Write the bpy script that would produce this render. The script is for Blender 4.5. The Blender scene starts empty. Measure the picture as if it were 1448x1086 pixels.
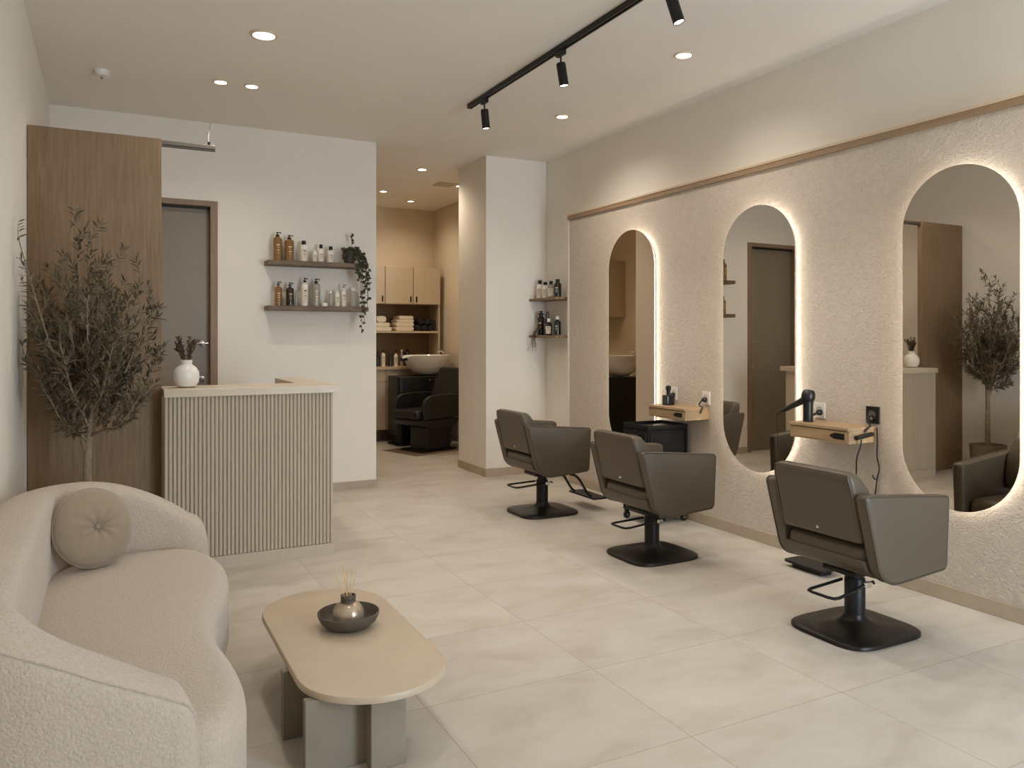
import bpy, bmesh, math, random
from mathutils import Vector, Matrix
R = math.radians
PI = math.pi
SC = bpy.context.scene
COL = SC.collection
random.seed(7)

# ------------------------------------------------------------------ helpers
def s2l(c):
    return tuple((x / 12.92 if x <= 0.04045 else ((x + 0.055) / 1.055) ** 2.4) for x in (v / 255.0 for v in c))

def new_mat(name):
    m = bpy.data.materials.new(name)
    m.use_nodes = True
    nt = m.node_tree
    return m, nt, nt.nodes['Principled BSDF']

def mat(name, rgb, rough=0.5, metal=0.0, var=0.06, vscale=6.0, bump=0.0, bscale=200.0, bdist=0.002, spec=0.5,
        stretch=None, detail=4.0, emit=None, estr=0.0, trans=0.0, coat=0.0, sheen=0.0, rgb2=None, dist=0.0, ior=1.45, alpha=1.0):
    m, nt, b = new_mat(name)
    N = nt.nodes; L = nt.links
    c = s2l(rgb)
    b.inputs['Roughness'].default_value = rough
    b.inputs['Metallic'].default_value = metal
    b.inputs['Specular IOR Level'].default_value = spec
    b.inputs['IOR'].default_value = ior
    b.inputs['Transmission Weight'].default_value = trans
    b.inputs['Coat Weight'].default_value = coat
    b.inputs['Sheen Weight'].default_value = sheen
    b.inputs['Alpha'].default_value = alpha
    tc = N.new('ShaderNodeTexCoord')
    mp = N.new('ShaderNodeMapping')
    L.new(tc.outputs['Object'], mp.inputs['Vector'])
    if stretch: mp.inputs['Scale'].default_value = stretch
    if var > 0:
        nz = N.new('ShaderNodeTexNoise'); nz.inputs['Scale'].default_value = vscale
        nz.inputs['Detail'].default_value = detail; nz.inputs['Distortion'].default_value = dist
        L.new(mp.outputs[0], nz.inputs['Vector'])
        rp = N.new('ShaderNodeValToRGB')
        rp.color_ramp.elements[0].position = 0.3; rp.color_ramp.elements[1].position = 0.7
        c2 = s2l(rgb2) if rgb2 else tuple(min(1, v * (1 + var)) for v in c)
        c1 = c if rgb2 else tuple(v * (1 - var) for v in c)
        rp.color_ramp.elements[0].color = (*c1, 1); rp.color_ramp.elements[1].color = (*c2, 1)
        L.new(nz.outputs['Fac'], rp.inputs['Fac'])
        L.new(rp.outputs['Color'], b.inputs['Base Color'])
    else:
        b.inputs['Base Color'].default_value = (*c, 1)
    if bump > 0:
        nb = N.new('ShaderNodeTexNoise'); nb.inputs['Scale'].default_value = bscale
        nb.inputs['Detail'].default_value = 3.0
        L.new((mp if stretch else tc).outputs[0 if stretch else 'Object'], nb.inputs['Vector'])
        bp = N.new('ShaderNodeBump'); bp.inputs['Strength'].default_value = bump; bp.inputs['Distance'].default_value = bdist
        L.new(nb.outputs['Fac'], bp.inputs['Height'])
        L.new(bp.outputs['Normal'], b.inputs['Normal'])
    if emit:
        b.inputs['Emission Color'].default_value = (*emit, 1)
        b.inputs['Emission Strength'].default_value = estr
    return m

M = {}
M['wall'] = mat('white_plaster', (231, 224, 212), 0.85, var=0.02, vscale=2.0, bump=0.12, bscale=60, bdist=0.002)
M['ceil'] = mat('ceiling_paint', (234, 227, 217), 0.9, var=0.02, vscale=1.5, bump=0.08, bscale=60)
M['wall_warm'] = mat('warm_plaster', (214, 198, 172), 0.85, var=0.02, vscale=2.0)
M['baseboard'] = mat('stone_baseboard', (176, 160, 138), 0.5, var=0.06, vscale=9)
M['trimwood'] = mat('trim_wood', (150, 124, 96), 0.6, var=0.08, vscale=14, stretch=(6, 1, 6))
M['trimlight'] = mat('trim_light', (205, 184, 155), 0.5, var=0.03)
M['wood'] = mat('oak_veneer', (118, 94, 67), 0.55, vscale=7.0, rgb2=(138, 113, 84), stretch=(9, 9, 0.55), detail=8, dist=0.6, bump=0.12, bscale=22, bdist=0.001)
M['wooddark'] = mat('dark_shelf_wood', (92, 74, 56), 0.55, vscale=6.0, rgb2=(118, 97, 75), stretch=(1, 9, 9), detail=6)
M['oakshelf'] = mat('light_oak', (156, 128, 95), 0.5, vscale=5.0, rgb2=(178, 150, 114), stretch=(9, 1, 9), detail=6)
M['cornerwood'] = mat('corner_shelf_wood', (110, 86, 62), 0.55, vscale=6.0, rgb2=(146, 118, 86), stretch=(9, 1, 9), detail=6)
M['frost'] = mat('frosted_door', (132, 120, 102), 0.35, var=0.04, vscale=3)
M['doorwood'] = mat('door_frame_wood', (128, 106, 84), 0.5, vscale=6.0, rgb2=(146, 122, 98), stretch=(9, 9, 0.8), detail=6)
M['metalgrey'] = mat('brushed_rail', (120, 112, 102), 0.4, 0.7, var=0.04)
M['chrome'] = mat('chrome', (220, 218, 214), 0.15, 1.0, var=0)
M['black'] = mat('matte_black_metal', (28, 26, 24), 0.42, 0.3, var=0.05, vscale=20)
M['blackplastic'] = mat('black_plastic', (24, 23, 22), 0.35, var=0.05, vscale=20)
M['basemetal'] = mat('dark_bronze_metal', (40, 36, 32), 0.38, 0.55, var=0.08, vscale=8)
M['leather'] = mat('taupe_leather', (87, 77, 63), 0.42, var=0.04, vscale=5, bump=0.12, bscale=330, bdist=0.001)
M['blackleather'] = mat('black_leather', (32, 30, 28), 0.38, var=0.06, vscale=5, bump=0.1, bscale=260, bdist=0.001)
M['boucle'] = mat('boucle_fabric', (192, 177, 160), 0.95, var=0.07, vscale=90, bump=0.9, bscale=130, bdist=0.006, sheen=0.25, spec=0.2)
M['velvet'] = mat('taupe_velvet', (150, 133, 112), 0.85, var=0.06, vscale=30, bump=0.15, bscale=300, bdist=0.001, sheen=0.4, spec=0.2)
M['deskpanel'] = mat('desk_fluting', (190, 175, 154), 0.55, var=0.03, vscale=4, stretch=(8, 8, 0.6))
M['desktop'] = mat('desk_stone_top', (205, 189, 166), 0.35, var=0.04, vscale=9)
M['tabletop'] = mat('table_microcement', (190, 172, 148), 0.42, var=0.05, vscale=7, detail=8)
M['tableleg'] = mat('table_leg_cement', (136, 126, 110), 0.6, var=0.10, vscale=6, detail=8)
M['bowl'] = mat('dark_stoneware', (84, 75, 64), 0.55, var=0.14, vscale=40, bump=0.2, bscale=120)
M['ceramic'] = mat('white_ceramic', (232, 226, 216), 0.22, var=0.01)
M['porcelain'] = mat('white_porcelain', (236, 232, 226), 0.12, var=0)
M['reed'] = mat('pale_reed', (214, 182, 138), 0.7, var=0.08, vscale=30)
M['mercury'] = mat('mottled_glass', (150, 128, 104), 0.18, 0.35, vscale=28, rgb2=(196, 176, 152), detail=8, coat=0.4)
M['amber'] = mat('amber_plastic', (132, 96, 54), 0.2, var=0.05, vscale=8, coat=0.4)
M['brownglass'] = mat('dark_brown_glass', (48, 38, 28), 0.15, var=0.05, coat=0.4)
M['blackglass'] = mat('black_bottle', (26, 23, 20), 0.2, var=0.04, coat=0.3)
M['whiteplastic'] = mat('white_plastic', (232, 225, 214), 0.35, var=0.01)
M['greyplastic'] = mat('silver_grey_plastic', (160, 152, 140), 0.25, 0.25, var=0.03)
M['clear'] = mat('frosted_clear_plastic', (214, 206, 194), 0.25, var=0.0, trans=0.55)
M['label'] = mat('paper_label', (222, 210, 190), 0.6, var=0.03, vscale=60)
M['print'] = mat('label_print', (74, 66, 58), 0.6, var=0)
M['gold'] = mat('pale_print', (214, 186, 130), 0.5, var=0)
M['cabinet'] = mat('cabinet_laminate', (190, 171, 144), 0.5, var=0.04, vscale=5, stretch=(9, 9, 0.6))
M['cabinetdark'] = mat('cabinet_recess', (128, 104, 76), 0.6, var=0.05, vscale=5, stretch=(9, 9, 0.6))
M['counter'] = mat('counter_laminate', (196, 172, 138), 0.4, var=0.04, vscale=8)
M['towel'] = mat('cream_towel', (226, 212, 188), 0.95, var=0.05, vscale=60, bump=0.4, bscale=200, bdist=0.004)
M['darktowel'] = mat('black_towel', (34, 31, 28), 0.95, var=0.1, vscale=60, bump=0.4, bscale=200, bdist=0.004)
M['leaf'] = mat('olive_leaf', (66, 58, 42), 0.5, vscale=14, rgb2=(112, 100, 76), detail=2)
M['bark'] = mat('olive_bark', (116, 99, 78), 0.9, vscale=30, rgb2=(154, 136, 112), bump=0.5, bscale=80, bdist=0.004)
M['vine'] = mat('vine_leaf', (52, 52, 36), 0.5, vscale=20, rgb2=(74, 72, 50))
M['dried'] = mat('dried_stems', (74, 58, 44), 0.8, vscale=30, rgb2=(108, 88, 68))
M['soil'] = mat('potting_soil', (52, 42, 34), 0.95, var=0.2, vscale=60, bump=0.6, bscale=80, bdist=0.01)
M['pot'] = mat('grey_pot', (120, 108, 92), 0.7, var=0.06, vscale=12)
M['darkpot'] = mat('mossy_pot', (66, 60, 48), 0.7, var=0.15, vscale=30)
M['cable'] = mat('white_cable', (150, 143, 132), 0.5, var=0)
M['blackcable'] = mat('black_cable', (26, 24, 22), 0.5, var=0)
M['outlet'] = mat('outlet_white', (226, 220, 212), 0.35, var=0)
M['mirror'] = mat('silvered_glass', (222, 215, 205), 0.008, 1.0, var=0)
M['mirrorback'] = mat('mirror_backing', (210, 204, 196), 0.6, var=0)
M['led'] = mat('led_strip', (255, 240, 220), 0.5, var=0, emit=(1.0, 0.90, 0.78), estr=14.0)
M['lamp'] = mat('lamp_lens', (255, 246, 232), 0.5, var=0, emit=(1.0, 0.90, 0.76), estr=14.0)
M['lampring'] = mat('downlight_ring', (214, 196, 170), 0.4, var=0)
M['vent'] = mat('vent_grey', (206, 194, 176), 0.6, var=0)
M['mat'] = mat('dark_floor_mat', (126, 108, 86), 0.9, var=0.06, vscale=40)

def floor_mat():
    m, nt, b = new_mat('stone_floor_tile')
    N = nt.nodes; L = nt.links
    geo = N.new('ShaderNodeNewGeometry')
    sep = N.new('ShaderNodeSeparateXYZ'); L.new(geo.outputs['Position'], sep.inputs[0])
    def math_(op, a, v=None, v2=None):
        n = N.new('ShaderNodeMath'); n.operation = op
        if isinstance(a, (int, float)): n.inputs[0].default_value = a
        else: L.new(a, n.inputs[0])
        if v is not None:
            if isinstance(v, (int, float)): n.inputs[1].default_value = v
            else: L.new(v, n.inputs[1])
        return n.outputs[0]
    def line(axis, off, step, w):
        t = math_('ADD', axis, -off + 100 * step)
        t = math_('DIVIDE', t, step)
        f = math_('FRACT', t)
        f = math_('ADD', f, -0.5)
        f = math_('ABSOLUTE', f)
        f = math_('SUBTRACT', 0.5, f)
        g = math_('LESS_THAN', f, w / step)
        return g, math_('FLOOR', t)
    gx, ix = line(sep.outputs['X'], 1.885, 0.78, 0.0017)
    gy, iy = line(sep.outputs['Y'], 2.24, 0.653, 0.0017)
    g = math_('MAXIMUM', gx, gy)
    tid = math_('ADD', math_('MULTIPLY', ix, 7.31), math_('MULTIPLY', iy, 3.77))
    wn = N.new('ShaderNodeTexWhiteNoise'); wn.noise_dimensions = '1D'; L.new(tid, wn.inputs['W'])
    nz = N.new('ShaderNodeTexNoise'); nz.inputs['Scale'].default_value = 2.6; nz.inputs['Detail'].default_value = 9
    nz.inputs['Roughness'].default_value = 0.62; nz.inputs['Distortion'].default_value = 0.6
    off = N.new('ShaderNodeVectorMath'); off.operation = 'MULTIPLY_ADD'
    comb = N.new('ShaderNodeCombineXYZ'); L.new(wn.outputs['Value'], comb.inputs[0]); L.new(tid, comb.inputs[2])
    mp = N.new('ShaderNodeMapping'); mp.inputs['Scale'].default_value = (1, 1.8, 1)
    L.new(geo.outputs['Position'], mp.inputs['Vector'])
    off.inputs[1].default_value = (5, 5, 1)
    L.new(comb.outputs[0], off.inputs[0]); L.new(mp.outputs[0], off.inputs[2])
    L.new(off.outputs[0], nz.inputs['Vector'])
    rp = N.new('ShaderNodeValToRGB')
    rp.color_ramp.elements[0].position = 0.28; rp.color_ramp.elements[0].color = (*s2l((178, 167, 152)), 1)
    rp.color_ramp.elements[1].position = 0.70; rp.color_ramp.elements[1].color = (*s2l((199, 191, 179)), 1)
    e = rp.color_ramp.elements.new(0.5); e.color = (*s2l((192, 183, 170)), 1)
    L.new(nz.outputs['Fac'], rp.inputs['Fac'])
    br = math_('MULTIPLY', wn.outputs['Value'], 0.07); br = math_('ADD', br, 0.965)
    mul = N.new('ShaderNodeVectorMath'); mul.operation = 'SCALE'
    L.new(rp.outputs['Color'], mul.inputs[0]); L.new(br, mul.inputs['Scale'])
    mix = N.new('ShaderNodeMix'); mix.data_type = 'RGBA'
    L.new(g, mix.inputs['Factor']); L.new(mul.outputs[0], mix.inputs['A'])
    mix.inputs['B'].default_value = (*s2l((160, 146, 128)), 1)
    L.new(mix.outputs['Result'], b.inputs['Base Color'])
    rr = math_('MULTIPLY', nz.outputs['Fac'], 0.25); rr = math_('ADD', rr, 0.36)
    L.new(rr, b.inputs['Roughness'])
    b.inputs['Specular IOR Level'].default_value = 0.4
    bp = N.new('ShaderNodeBump'); bp.inputs['Strength'].default_value = 0.25; bp.inputs['Distance'].default_value = 0.002
    h = math_('SUBTRACT', math_('MULTIPLY', nz.outputs['Fac'], 0.15), g)
    L.new(h, bp.inputs['Height']); L.new(bp.outputs['Normal'], b.inputs['Normal'])
    return m
M['floor'] = floor_mat()

def texture_wall_mat():
    m, nt, b = new_mat('troweled_stucco')
    N = nt.nodes; L = nt.links
    geo = N.new('ShaderNodeNewGeometry')
    n1 = N.new('ShaderNodeTexNoise'); n1.inputs['Scale'].default_value = 9; n1.inputs['Detail'].default_value = 2
    L.new(geo.outputs['Position'], n1.inputs['Vector'])
    add = N.new('ShaderNodeVectorMath'); add.operation = 'MULTIPLY_ADD'; add.inputs[1].default_value = (0.16, 0.16, 0.16)
    L.new(n1.outputs['Color'], add.inputs[0]); L.new(geo.outputs['Position'], add.inputs[2])
    mp = N.new('ShaderNodeMapping'); mp.inputs['Scale'].default_value = (1, 1.0, 1.5); L.new(add.outputs[0], mp.inputs['Vector'])
    n2 = N.new('ShaderNodeTexNoise'); n2.inputs['Scale'].default_value = 26; n2.inputs['Detail'].default_value = 4; n2.inputs['Distortion'].default_value = 1.6
    L.new(mp.outputs[0], n2.inputs['Vector'])
    n3 = N.new('ShaderNodeTexNoise'); n3.inputs['Scale'].default_value = 110; n3.inputs['Detail'].default_value = 3
    L.new(geo.outputs['Position'], n3.inputs['Vector'])
    h = N.new('ShaderNodeMath'); h.operation = 'MULTIPLY_ADD'; h.inputs[1].default_value = 0.4
    L.new(n3.outputs['Fac'], h.inputs[0]); L.new(n2.outputs['Fac'], h.inputs[2])
    bp = N.new('ShaderNodeBump'); bp.inputs['Strength'].default_value = 0.75; bp.inputs['Distance'].default_value = 0.012
    L.new(h.outputs[0], bp.inputs['Height']); L.new(bp.outputs['Normal'], b.inputs['Normal'])
    rp = N.new('ShaderNodeValToRGB')
    rp.color_ramp.elements[0].position = 0.3; rp.color_ramp.elements[0].color = (*s2l((193, 180, 164)), 1)
    rp.color_ramp.elements[1].position = 0.7; rp.color_ramp.elements[1].color = (*s2l((207, 195, 180)), 1)
    L.new(n2.outputs['Fac'], rp.inputs['Fac']); L.new(rp.outputs['Color'], b.inputs['Base Color'])
    b.inputs['Roughness'].default_value = 0.9
    b.inputs['Specular IOR Level'].default_value = 0.2
    return m
M['stucco'] = texture_wall_mat()

class MB:
    def __init__(self): self.bm = bmesh.new()
    def face(self, vs):
        try: return self.bm.faces.new(vs)
        except ValueError: return None
    def box(self, x0, x1, y0, y1, z0, z1, mtx=None):
        v = [self.bm.verts.new(Vector(p)) for p in ((x0,y0,z0),(x1,y0,z0),(x1,y1,z0),(x0,y1,z0),(x0,y0,z1),(x1,y0,z1),(x1,y1,z1),(x0,y1,z1))]
        if mtx:
            for q in v: q.co = mtx @ q.co
        for f in ((0,3,2,1),(4,5,6,7),(0,1,5,4),(1,2,6,5),(2,3,7,6),(3,0,4,7)): self.face([v[i] for i in f])
        return self
    def prism(self, pts, a0, a1, axis='z', mtx=None):
        def P(p, a):
            if axis == 'z': return Vector((p[0], p[1], a))
            if axis == 'y': return Vector((p[0], a, p[1]))
            return Vector((a, p[0], p[1]))
        A = [self.bm.verts.new(P(p, a0)) for p in pts]; B = [self.bm.verts.new(P(p, a1)) for p in pts]
        if mtx:
            for q in A + B: q.co = mtx @ q.co
        n = len(pts)
        self.face(A[::-1]); self.face(B)
        for i in range(n): self.face((A[i], A[(i+1) % n], B[(i+1) % n], B[i]))
        return self
    def rings(self, rs, cap0=True, cap1=True, closed=True, loop=False):
        V = [[self.bm.verts.new(Vector(p)) for p in r] for r in rs]
        n = len(rs[0])
        pairs = list(zip(V, V[1:])) + ([(V[-1], V[0])] if loop else [])
        for a, b in pairs:
            for i in range(n if closed else n - 1):
                j = (i + 1) % n
                self.face((a[i], a[j], b[j], b[i]))
        if closed and not loop:
            if cap0: self.face(V[0][::-1])
            if cap1: self.face(V[-1])
        return self
    def lathe(self, prof, seg=32, c=(0, 0, 0), axis='z', mtx=None, sx=1, sy=1):
        rs = []
        for r, h in prof:
            ring = []
            for i in range(seg):
                a = 2 * PI * i / seg
                u, v = r * math.cos(a) * sx, r * math.sin(a) * sy
                p = {'z': (u, v, h), 'x': (h, u, v), 'y': (v, h, u)}[axis]
                p = Vector(p)
                if mtx: p = mtx @ p
                ring.append(p + Vector(c))
            rs.append(ring)
        return self.rings(rs)
    def tube(self, pts, r, seg=8, r1=None, closed=False):
        pts = [Vector(p) for p in pts]
        n = len(pts)
        rs = []
        up = Vector((0, 0, 1))
        prev = None
        for i, p in enumerate(pts):
            if closed: t = pts[(i+1) % n] - pts[i-1]
            else: t = pts[min(i+1, n-1)] - pts[max(i-1, 0)]
            t.normalize()
            if prev is None:
                u = t.cross(up)
                if u.length < 1e-3: u = t.cross(Vector((1, 0, 0)))
            else:
                u = prev - t * prev.dot(t)
            u.normalize(); prev = u
            w = t.cross(u)
            rr = r if r1 is None else r + (r1 - r) * i / (n - 1)
            rs.append([p + rr * (math.cos(2*PI*k/seg) * u + math.sin(2*PI*k/seg) * w) for k in range(seg)])
        return self.rings(rs, loop=closed)
    def build(self, name, m, parent=None, smooth=True, ang=38, bevel=0.0, bseg=3, subsurf=0, origin=None, recalc=True):
        if recalc:
            bmesh.ops.recalc_face_normals(self.bm, faces=self.bm.faces)
            if all(e.is_manifold for e in self.bm.edges) and self.bm.calc_volume(signed=True) < 0:
                bmesh.ops.reverse_faces(self.bm, faces=self.bm.faces)
        me = bpy.data.meshes.new(name)
        if origin is not None:
            bmesh.ops.translate(self.bm, verts=self.bm.verts, vec=-Vector(origin))
        self.bm.to_mesh(me); self.bm.free()
        me.materials.append(M[m] if isinstance(m, str) else m)
        if smooth:
            me.polygons.foreach_set('use_smooth', [True] * len(me.polygons))
            me.set_sharp_from_angle(angle=R(ang))
        o = bpy.data.objects.new(name, me); COL.objects.link(o)
        if origin is not None: o.location = origin
        if parent: o.parent = parent
        if bevel:
            bv = o.modifiers.new('bevel', 'BEVEL'); bv.width = bevel; bv.segments = bseg; bv.limit_method = 'ANGLE'; bv.angle_limit = R(40)
            bv.harden_normals = False
        if subsurf:
            ss = o.modifiers.new('sub', 'SUBSURF'); ss.levels = subsurf; ss.render_levels = subsurf
        return o

def empty(name, loc=(0, 0, 0), rz=0.0):
    o = bpy.data.objects.new(name, None); COL.objects.link(o)
    o.location = loc; o.rotation_euler = (0, 0, rz); o.empty_display_size = 0.1
    return o
def tag(o, label, cat, group=None, kind=None):
    o['label'] = label; o['category'] = cat
    if group: o['group'] = group
    if kind: o['kind'] = kind
    return o
def structure(o, label=None, cat=None):
    o['kind'] = 'structure'
    if label: o['label'] = label
    if cat: o['category'] = cat
    return o
def copy_tree(src, parent=None):
    c = src.copy(); COL.objects.link(c)
    if parent: c.parent = parent
    for ch in list(src.children): copy_tree(ch, c)
    return c
def rrect(x0, x1, y0, y1, r, n=6):
    pts = []
    for cx, cy, a0 in ((x1-r, y1-r, 0), (x0+r, y1-r, 90), (x0+r, y0+r, 180), (x1-r, y0+r, 270)):
        for k in range(n + 1):
            a = R(a0 + 90 * k / n); pts.append((cx + r * math.cos(a), cy + r * math.sin(a)))
    return pts
def fillet(pts, n=7):
    # polygon (x, y, radius) with every corner rounded
    out = []; N_ = len(pts)
    for i in range(N_):
        p = Vector(pts[i][:2]); a = (Vector(pts[i-1][:2]) - p); c = (Vector(pts[(i+1) % N_][:2]) - p); r = pts[i][2]
        la, lc = a.length, c.length; a.normalize(); c.normalize()
        th = a.angle(c) / 2
        d = min(r / math.tan(th), la * .48, lc * .48); r = d * math.tan(th)
        ctr = p + (a + c).normalized() * (r / math.sin(th))
        v0 = p + a * d - ctr; v1 = p + c * d - ctr
        a0 = math.atan2(v0.y, v0.x); da = math.atan2(v1.y, v1.x) - a0
        while da > PI: da -= 2*PI
        while da < -PI: da += 2*PI
        for k in range(n + 1):
            t = a0 + da * k / n; out.append((ctr.x + r * math.cos(t), ctr.y + r * math.sin(t)))
    return out
def catmull(P, n=8, closed=False):
    P = [Vector(p) for p in P]; out = []
    N_ = len(P)
    for i in range(N_ if closed else N_ - 1):
        p0 = P[i-1] if (closed or i > 0) else P[0] * 2 - P[1]
        p1 = P[i]; p2 = P[(i+1) % N_]
        p3 = P[(i+2) % N_] if (closed or i + 2 < N_) else P[-1] * 2 - P[-2]
        for k in range(n):
            t = k / n
            out.append(0.5 * ((2*p1) + (p2-p0)*t + (2*p0-5*p1+4*p2-p3)*t*t + (3*p1-p0-3*p2+p3)*t**3))
    if not closed: out.append(P[-1])
    return out
def lerp(a, b, t): return a + (b - a) * t
def interp(x, xs, ys):
    if x <= xs[0]: return ys[0]
    for i in range(len(xs) - 1):
        if x <= xs[i+1]:
            t = (x - xs[i]) / (xs[i+1] - xs[i]); t = t * t * (3 - 2 * t) if False else t
            return lerp(ys[i], ys[i+1], t)
    return ys[-1]

# ------------------------------------------------------------------ setting
XL, XR, XW, YB, ZC, YF, YBB = -0.43, 4.12, 4.218, 7.40, 3.355, -1.6, 11.0
structure(MB().box(XL-.2, 4.7, YF-.2, YBB+.2, -0.12, 0.0).build('floor', 'floor', smooth=False), 'beige stone tile floor of the salon', 'floor')
structure(MB().box(XL-.2, 4.7, YF-.2, YBB+.2, ZC, ZC+.12).build('ceiling', 'ceil', smooth=False), 'beige painted ceiling with recessed downlights', 'ceiling')
structure(MB().box(XL-.15, XL, YF-.15, YB, 0, ZC).build('wall_left', 'wall', smooth=False), 'white plaster wall behind the sofa', 'wall')
DX0, DX1, DZ = -0.06, 0.861, 2.664
PS = 7.84   # depth of the passage into the wash room
b = MB()
b.box(XL-.15, DX0, YB, YB+.15, 0, ZC); b.box(DX0, DX1, YB, YB+.15, DZ, ZC); b.box(DX1, 2.316, YB, YB+.15, 0, ZC)
b.box(2.05, 2.316, YB+.15, PS, 0, ZC)
structure(b.build('wall_back', 'wall', smooth=False), 'white back wall carrying the two bottle shelves', 'wall')
structure(MB().box(3.50, XW, YB, 8.12, 0, ZC).build('wall_pillar', 'wall', smooth=False), 'white pillar between the wash room opening and the mirror wall', 'wall')
structure(MB().box(XW, XW+.15, YF-.15, 8.12, 0, ZC).build('wall_right', 'wall', smooth=False), 'white upper wall above the stucco mirror wall', 'wall')
structure(MB().box(XR, XW-.0005, YF+.01, 6.755, 0, 2.635).build('wall_stucco', 'stucco', smooth=False), 'beige trowelled stucco wall with the three lit mirrors', 'wall')
b = MB(); b.box(XR-.022, XW-.0005, YF+.01, 6.755, 2.636, 2.672)
t = structure(b.build('trim_1', 'trimwood', smooth=False), 'long wood trim along the top of the stucco wall', 'trim')
structure(MB().box(XR-.028, XW-.0005, YF+.01, 6.755, 2.6725, 2.688).build('trim_2', 'trimlight', smooth=False), 'pale lip on top of the long wood trim', 'trim')
structure(MB().box(XR-.004, XW-.0005, 6.7555, 6.785, 0, 2.688).build('trim_3', 'wall', smooth=False), 'white corner bead at the far end of the stucco wall', 'trim')
# front facade with a shop window behind the viewer
b = MB()
b.box(XL-.15, 2.5, YF-.15, YF, 0, ZC); b.box(4.1, XW+.15, YF-.15, YF, 0, ZC); b.box(2.5, 4.1, YF-.15, YF, 2.85, ZC)
structure(b.build('wall_front', 'wall', smooth=False), 'front wall around the shop window', 'wall')
w = structure(empty('window_1', (3.3, YF-.07, 0)), 'large shop window in the front wall', 'window')
b = MB()

for x in (-.765, .765): b.box(x-.03, x+.03, -.03, .03, 0.0, 2.84)
b.box(-.735, .735, -.03, .03, 0.0, .06); b.box(-.735, .735, -.03, .03, 2.78, 2.84)
b.build('frame', 'black', w, smooth=False)
# wash room shell
structure(MB().box(1.35, 4.7, YBB, YBB+.15, 0, ZC).build('wall_washroom_back', 'wall_warm', smooth=False), 'warm beige back wall of the wash room', 'wall')
structure(MB().box(4.335, 4.48, 8.12, YBB, 0, ZC).build('wall_washroom_right', 'wall_warm', smooth=False), 'warm beige right wall of the wash room', 'wall')
structure(MB().box(1.35, 1.5, YB+.15, YBB, 0, ZC).build('wall_washroom_left', 'wall_warm', smooth=False), 'warm beige left wall of the wash room', 'wall')
structure(MB().box(1.5, 2.05, YB+.151, YB+.2, 0, ZC).build('wall_washroom_front', 'wall_warm', smooth=False), 'warm beige front wall of the wash room', 'wall')
# baseboards
bb = .083
structure(MB().box(XR-.012, XR-.0005, YF, 6.755, 0, bb).build('baseboard_right', 'baseboard', smooth=False, bevel=.003, bseg=2), 'stone baseboard under the mirror wall', 'baseboard')
structure(MB().box(DX1+.02, 2.328, YB-.012, YB-.0005, 0, .075).box(2.3165, 2.328, YB-.0005, PS, 0, .075).build('baseboard_back', 'baseboard', smooth=False), 'stone baseboard of the back wall', 'baseboard')
structure(MB().box(3.488, XW-.012, YB-.012, YB-.0005, 0, .085).box(3.488, 3.4995, YB-.0005, 8.12, 0, .085).build('baseboard_pillar', 'baseboard', smooth=False), 'stone baseboard around the white pillar', 'baseboard')
structure(MB().box(XW-.012, XW-.0005, 6.79, YB-.013, 0, .085).build('baseboard_corner', 'baseboard', smooth=False), 'stone baseboard in the corner by the pillar', 'baseboard')
structure(MB().box(4.323, 4.3345, 8.13, YBB-.5, 0, .085).build('baseboard_washroom', 'baseboard', smooth=False), 'stone baseboard of the wash room right wall', 'baseboard')
structure(MB().box(XL+.0005, XL+.012, YF, 5.38, 0, .085).build('baseboard_left', 'baseboard', smooth=False), 'stone baseboard behind the sofa', 'baseboard')

# door in the back wall
d = structure(empty('door_1', (0.40, YB+.06, 0)), 'grey door in a wood frame behind the reception desk', 'door')
b = MB(); x0, x1 = DX0-.40, DX1-.40
b.box(x1-.062, x1-.002, -.075, .085, 0.001, DZ-.002); b.box(x0+.002, x0+.062, -.075, .085, 0.001, DZ-.002); b.box(x0+.062, x1-.062, -.075, .085, DZ-.05, DZ-.002)
b.build('door_frame', 'doorwood', d, smooth=False, bevel=.002, bseg=1)
b = MB(); b.box(x0+.064, x1-.064, .02, .06, .004, DZ-.0665)
leaf = b.build('door_leaf', 'frost', d, smooth=False)
b = MB(); b.box(x0+.0625, x1-.0625, -.01, .02, DZ-.066, DZ-.051); b.build('door_head_seal', 'black', d, smooth=False)
b = MB(); hx = .335
b.lathe([(0, .02), (.022, .02), (.022, .008), (.009, .006), (.009, -.03), (0, -.03)], 16, (hx, 0, 1.40), 'y')
b.tube([(hx, -.026, 1.40), (hx+.05, -.028, 1.402), (hx-.0, -.026, 1.40)][:2], .009, 8)
b.tube([(hx, -.026, 1.40), (hx-.06, -.028, 1.405)], .008, 8)
b.build('door_handle', 'chrome', d)
b = MB(); b.lathe([(0, .02), (.022, .02), (.022, .006), (.012, .004), (.012, -.02), (0, -.02)], 16, (hx, 0, 1.09), 'y'); b.build('door_lock', 'chrome', d)

structure(MB().box(DX0-.1, DX1+.1, YB+.152, YB+.2, 0, DZ+.1).build('wall_light_block', 'wall', smooth=False), 'unseen panel added to block light behind the door', 'wall')  # unseen panel added to stop outside light leaking around the door leaf
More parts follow.
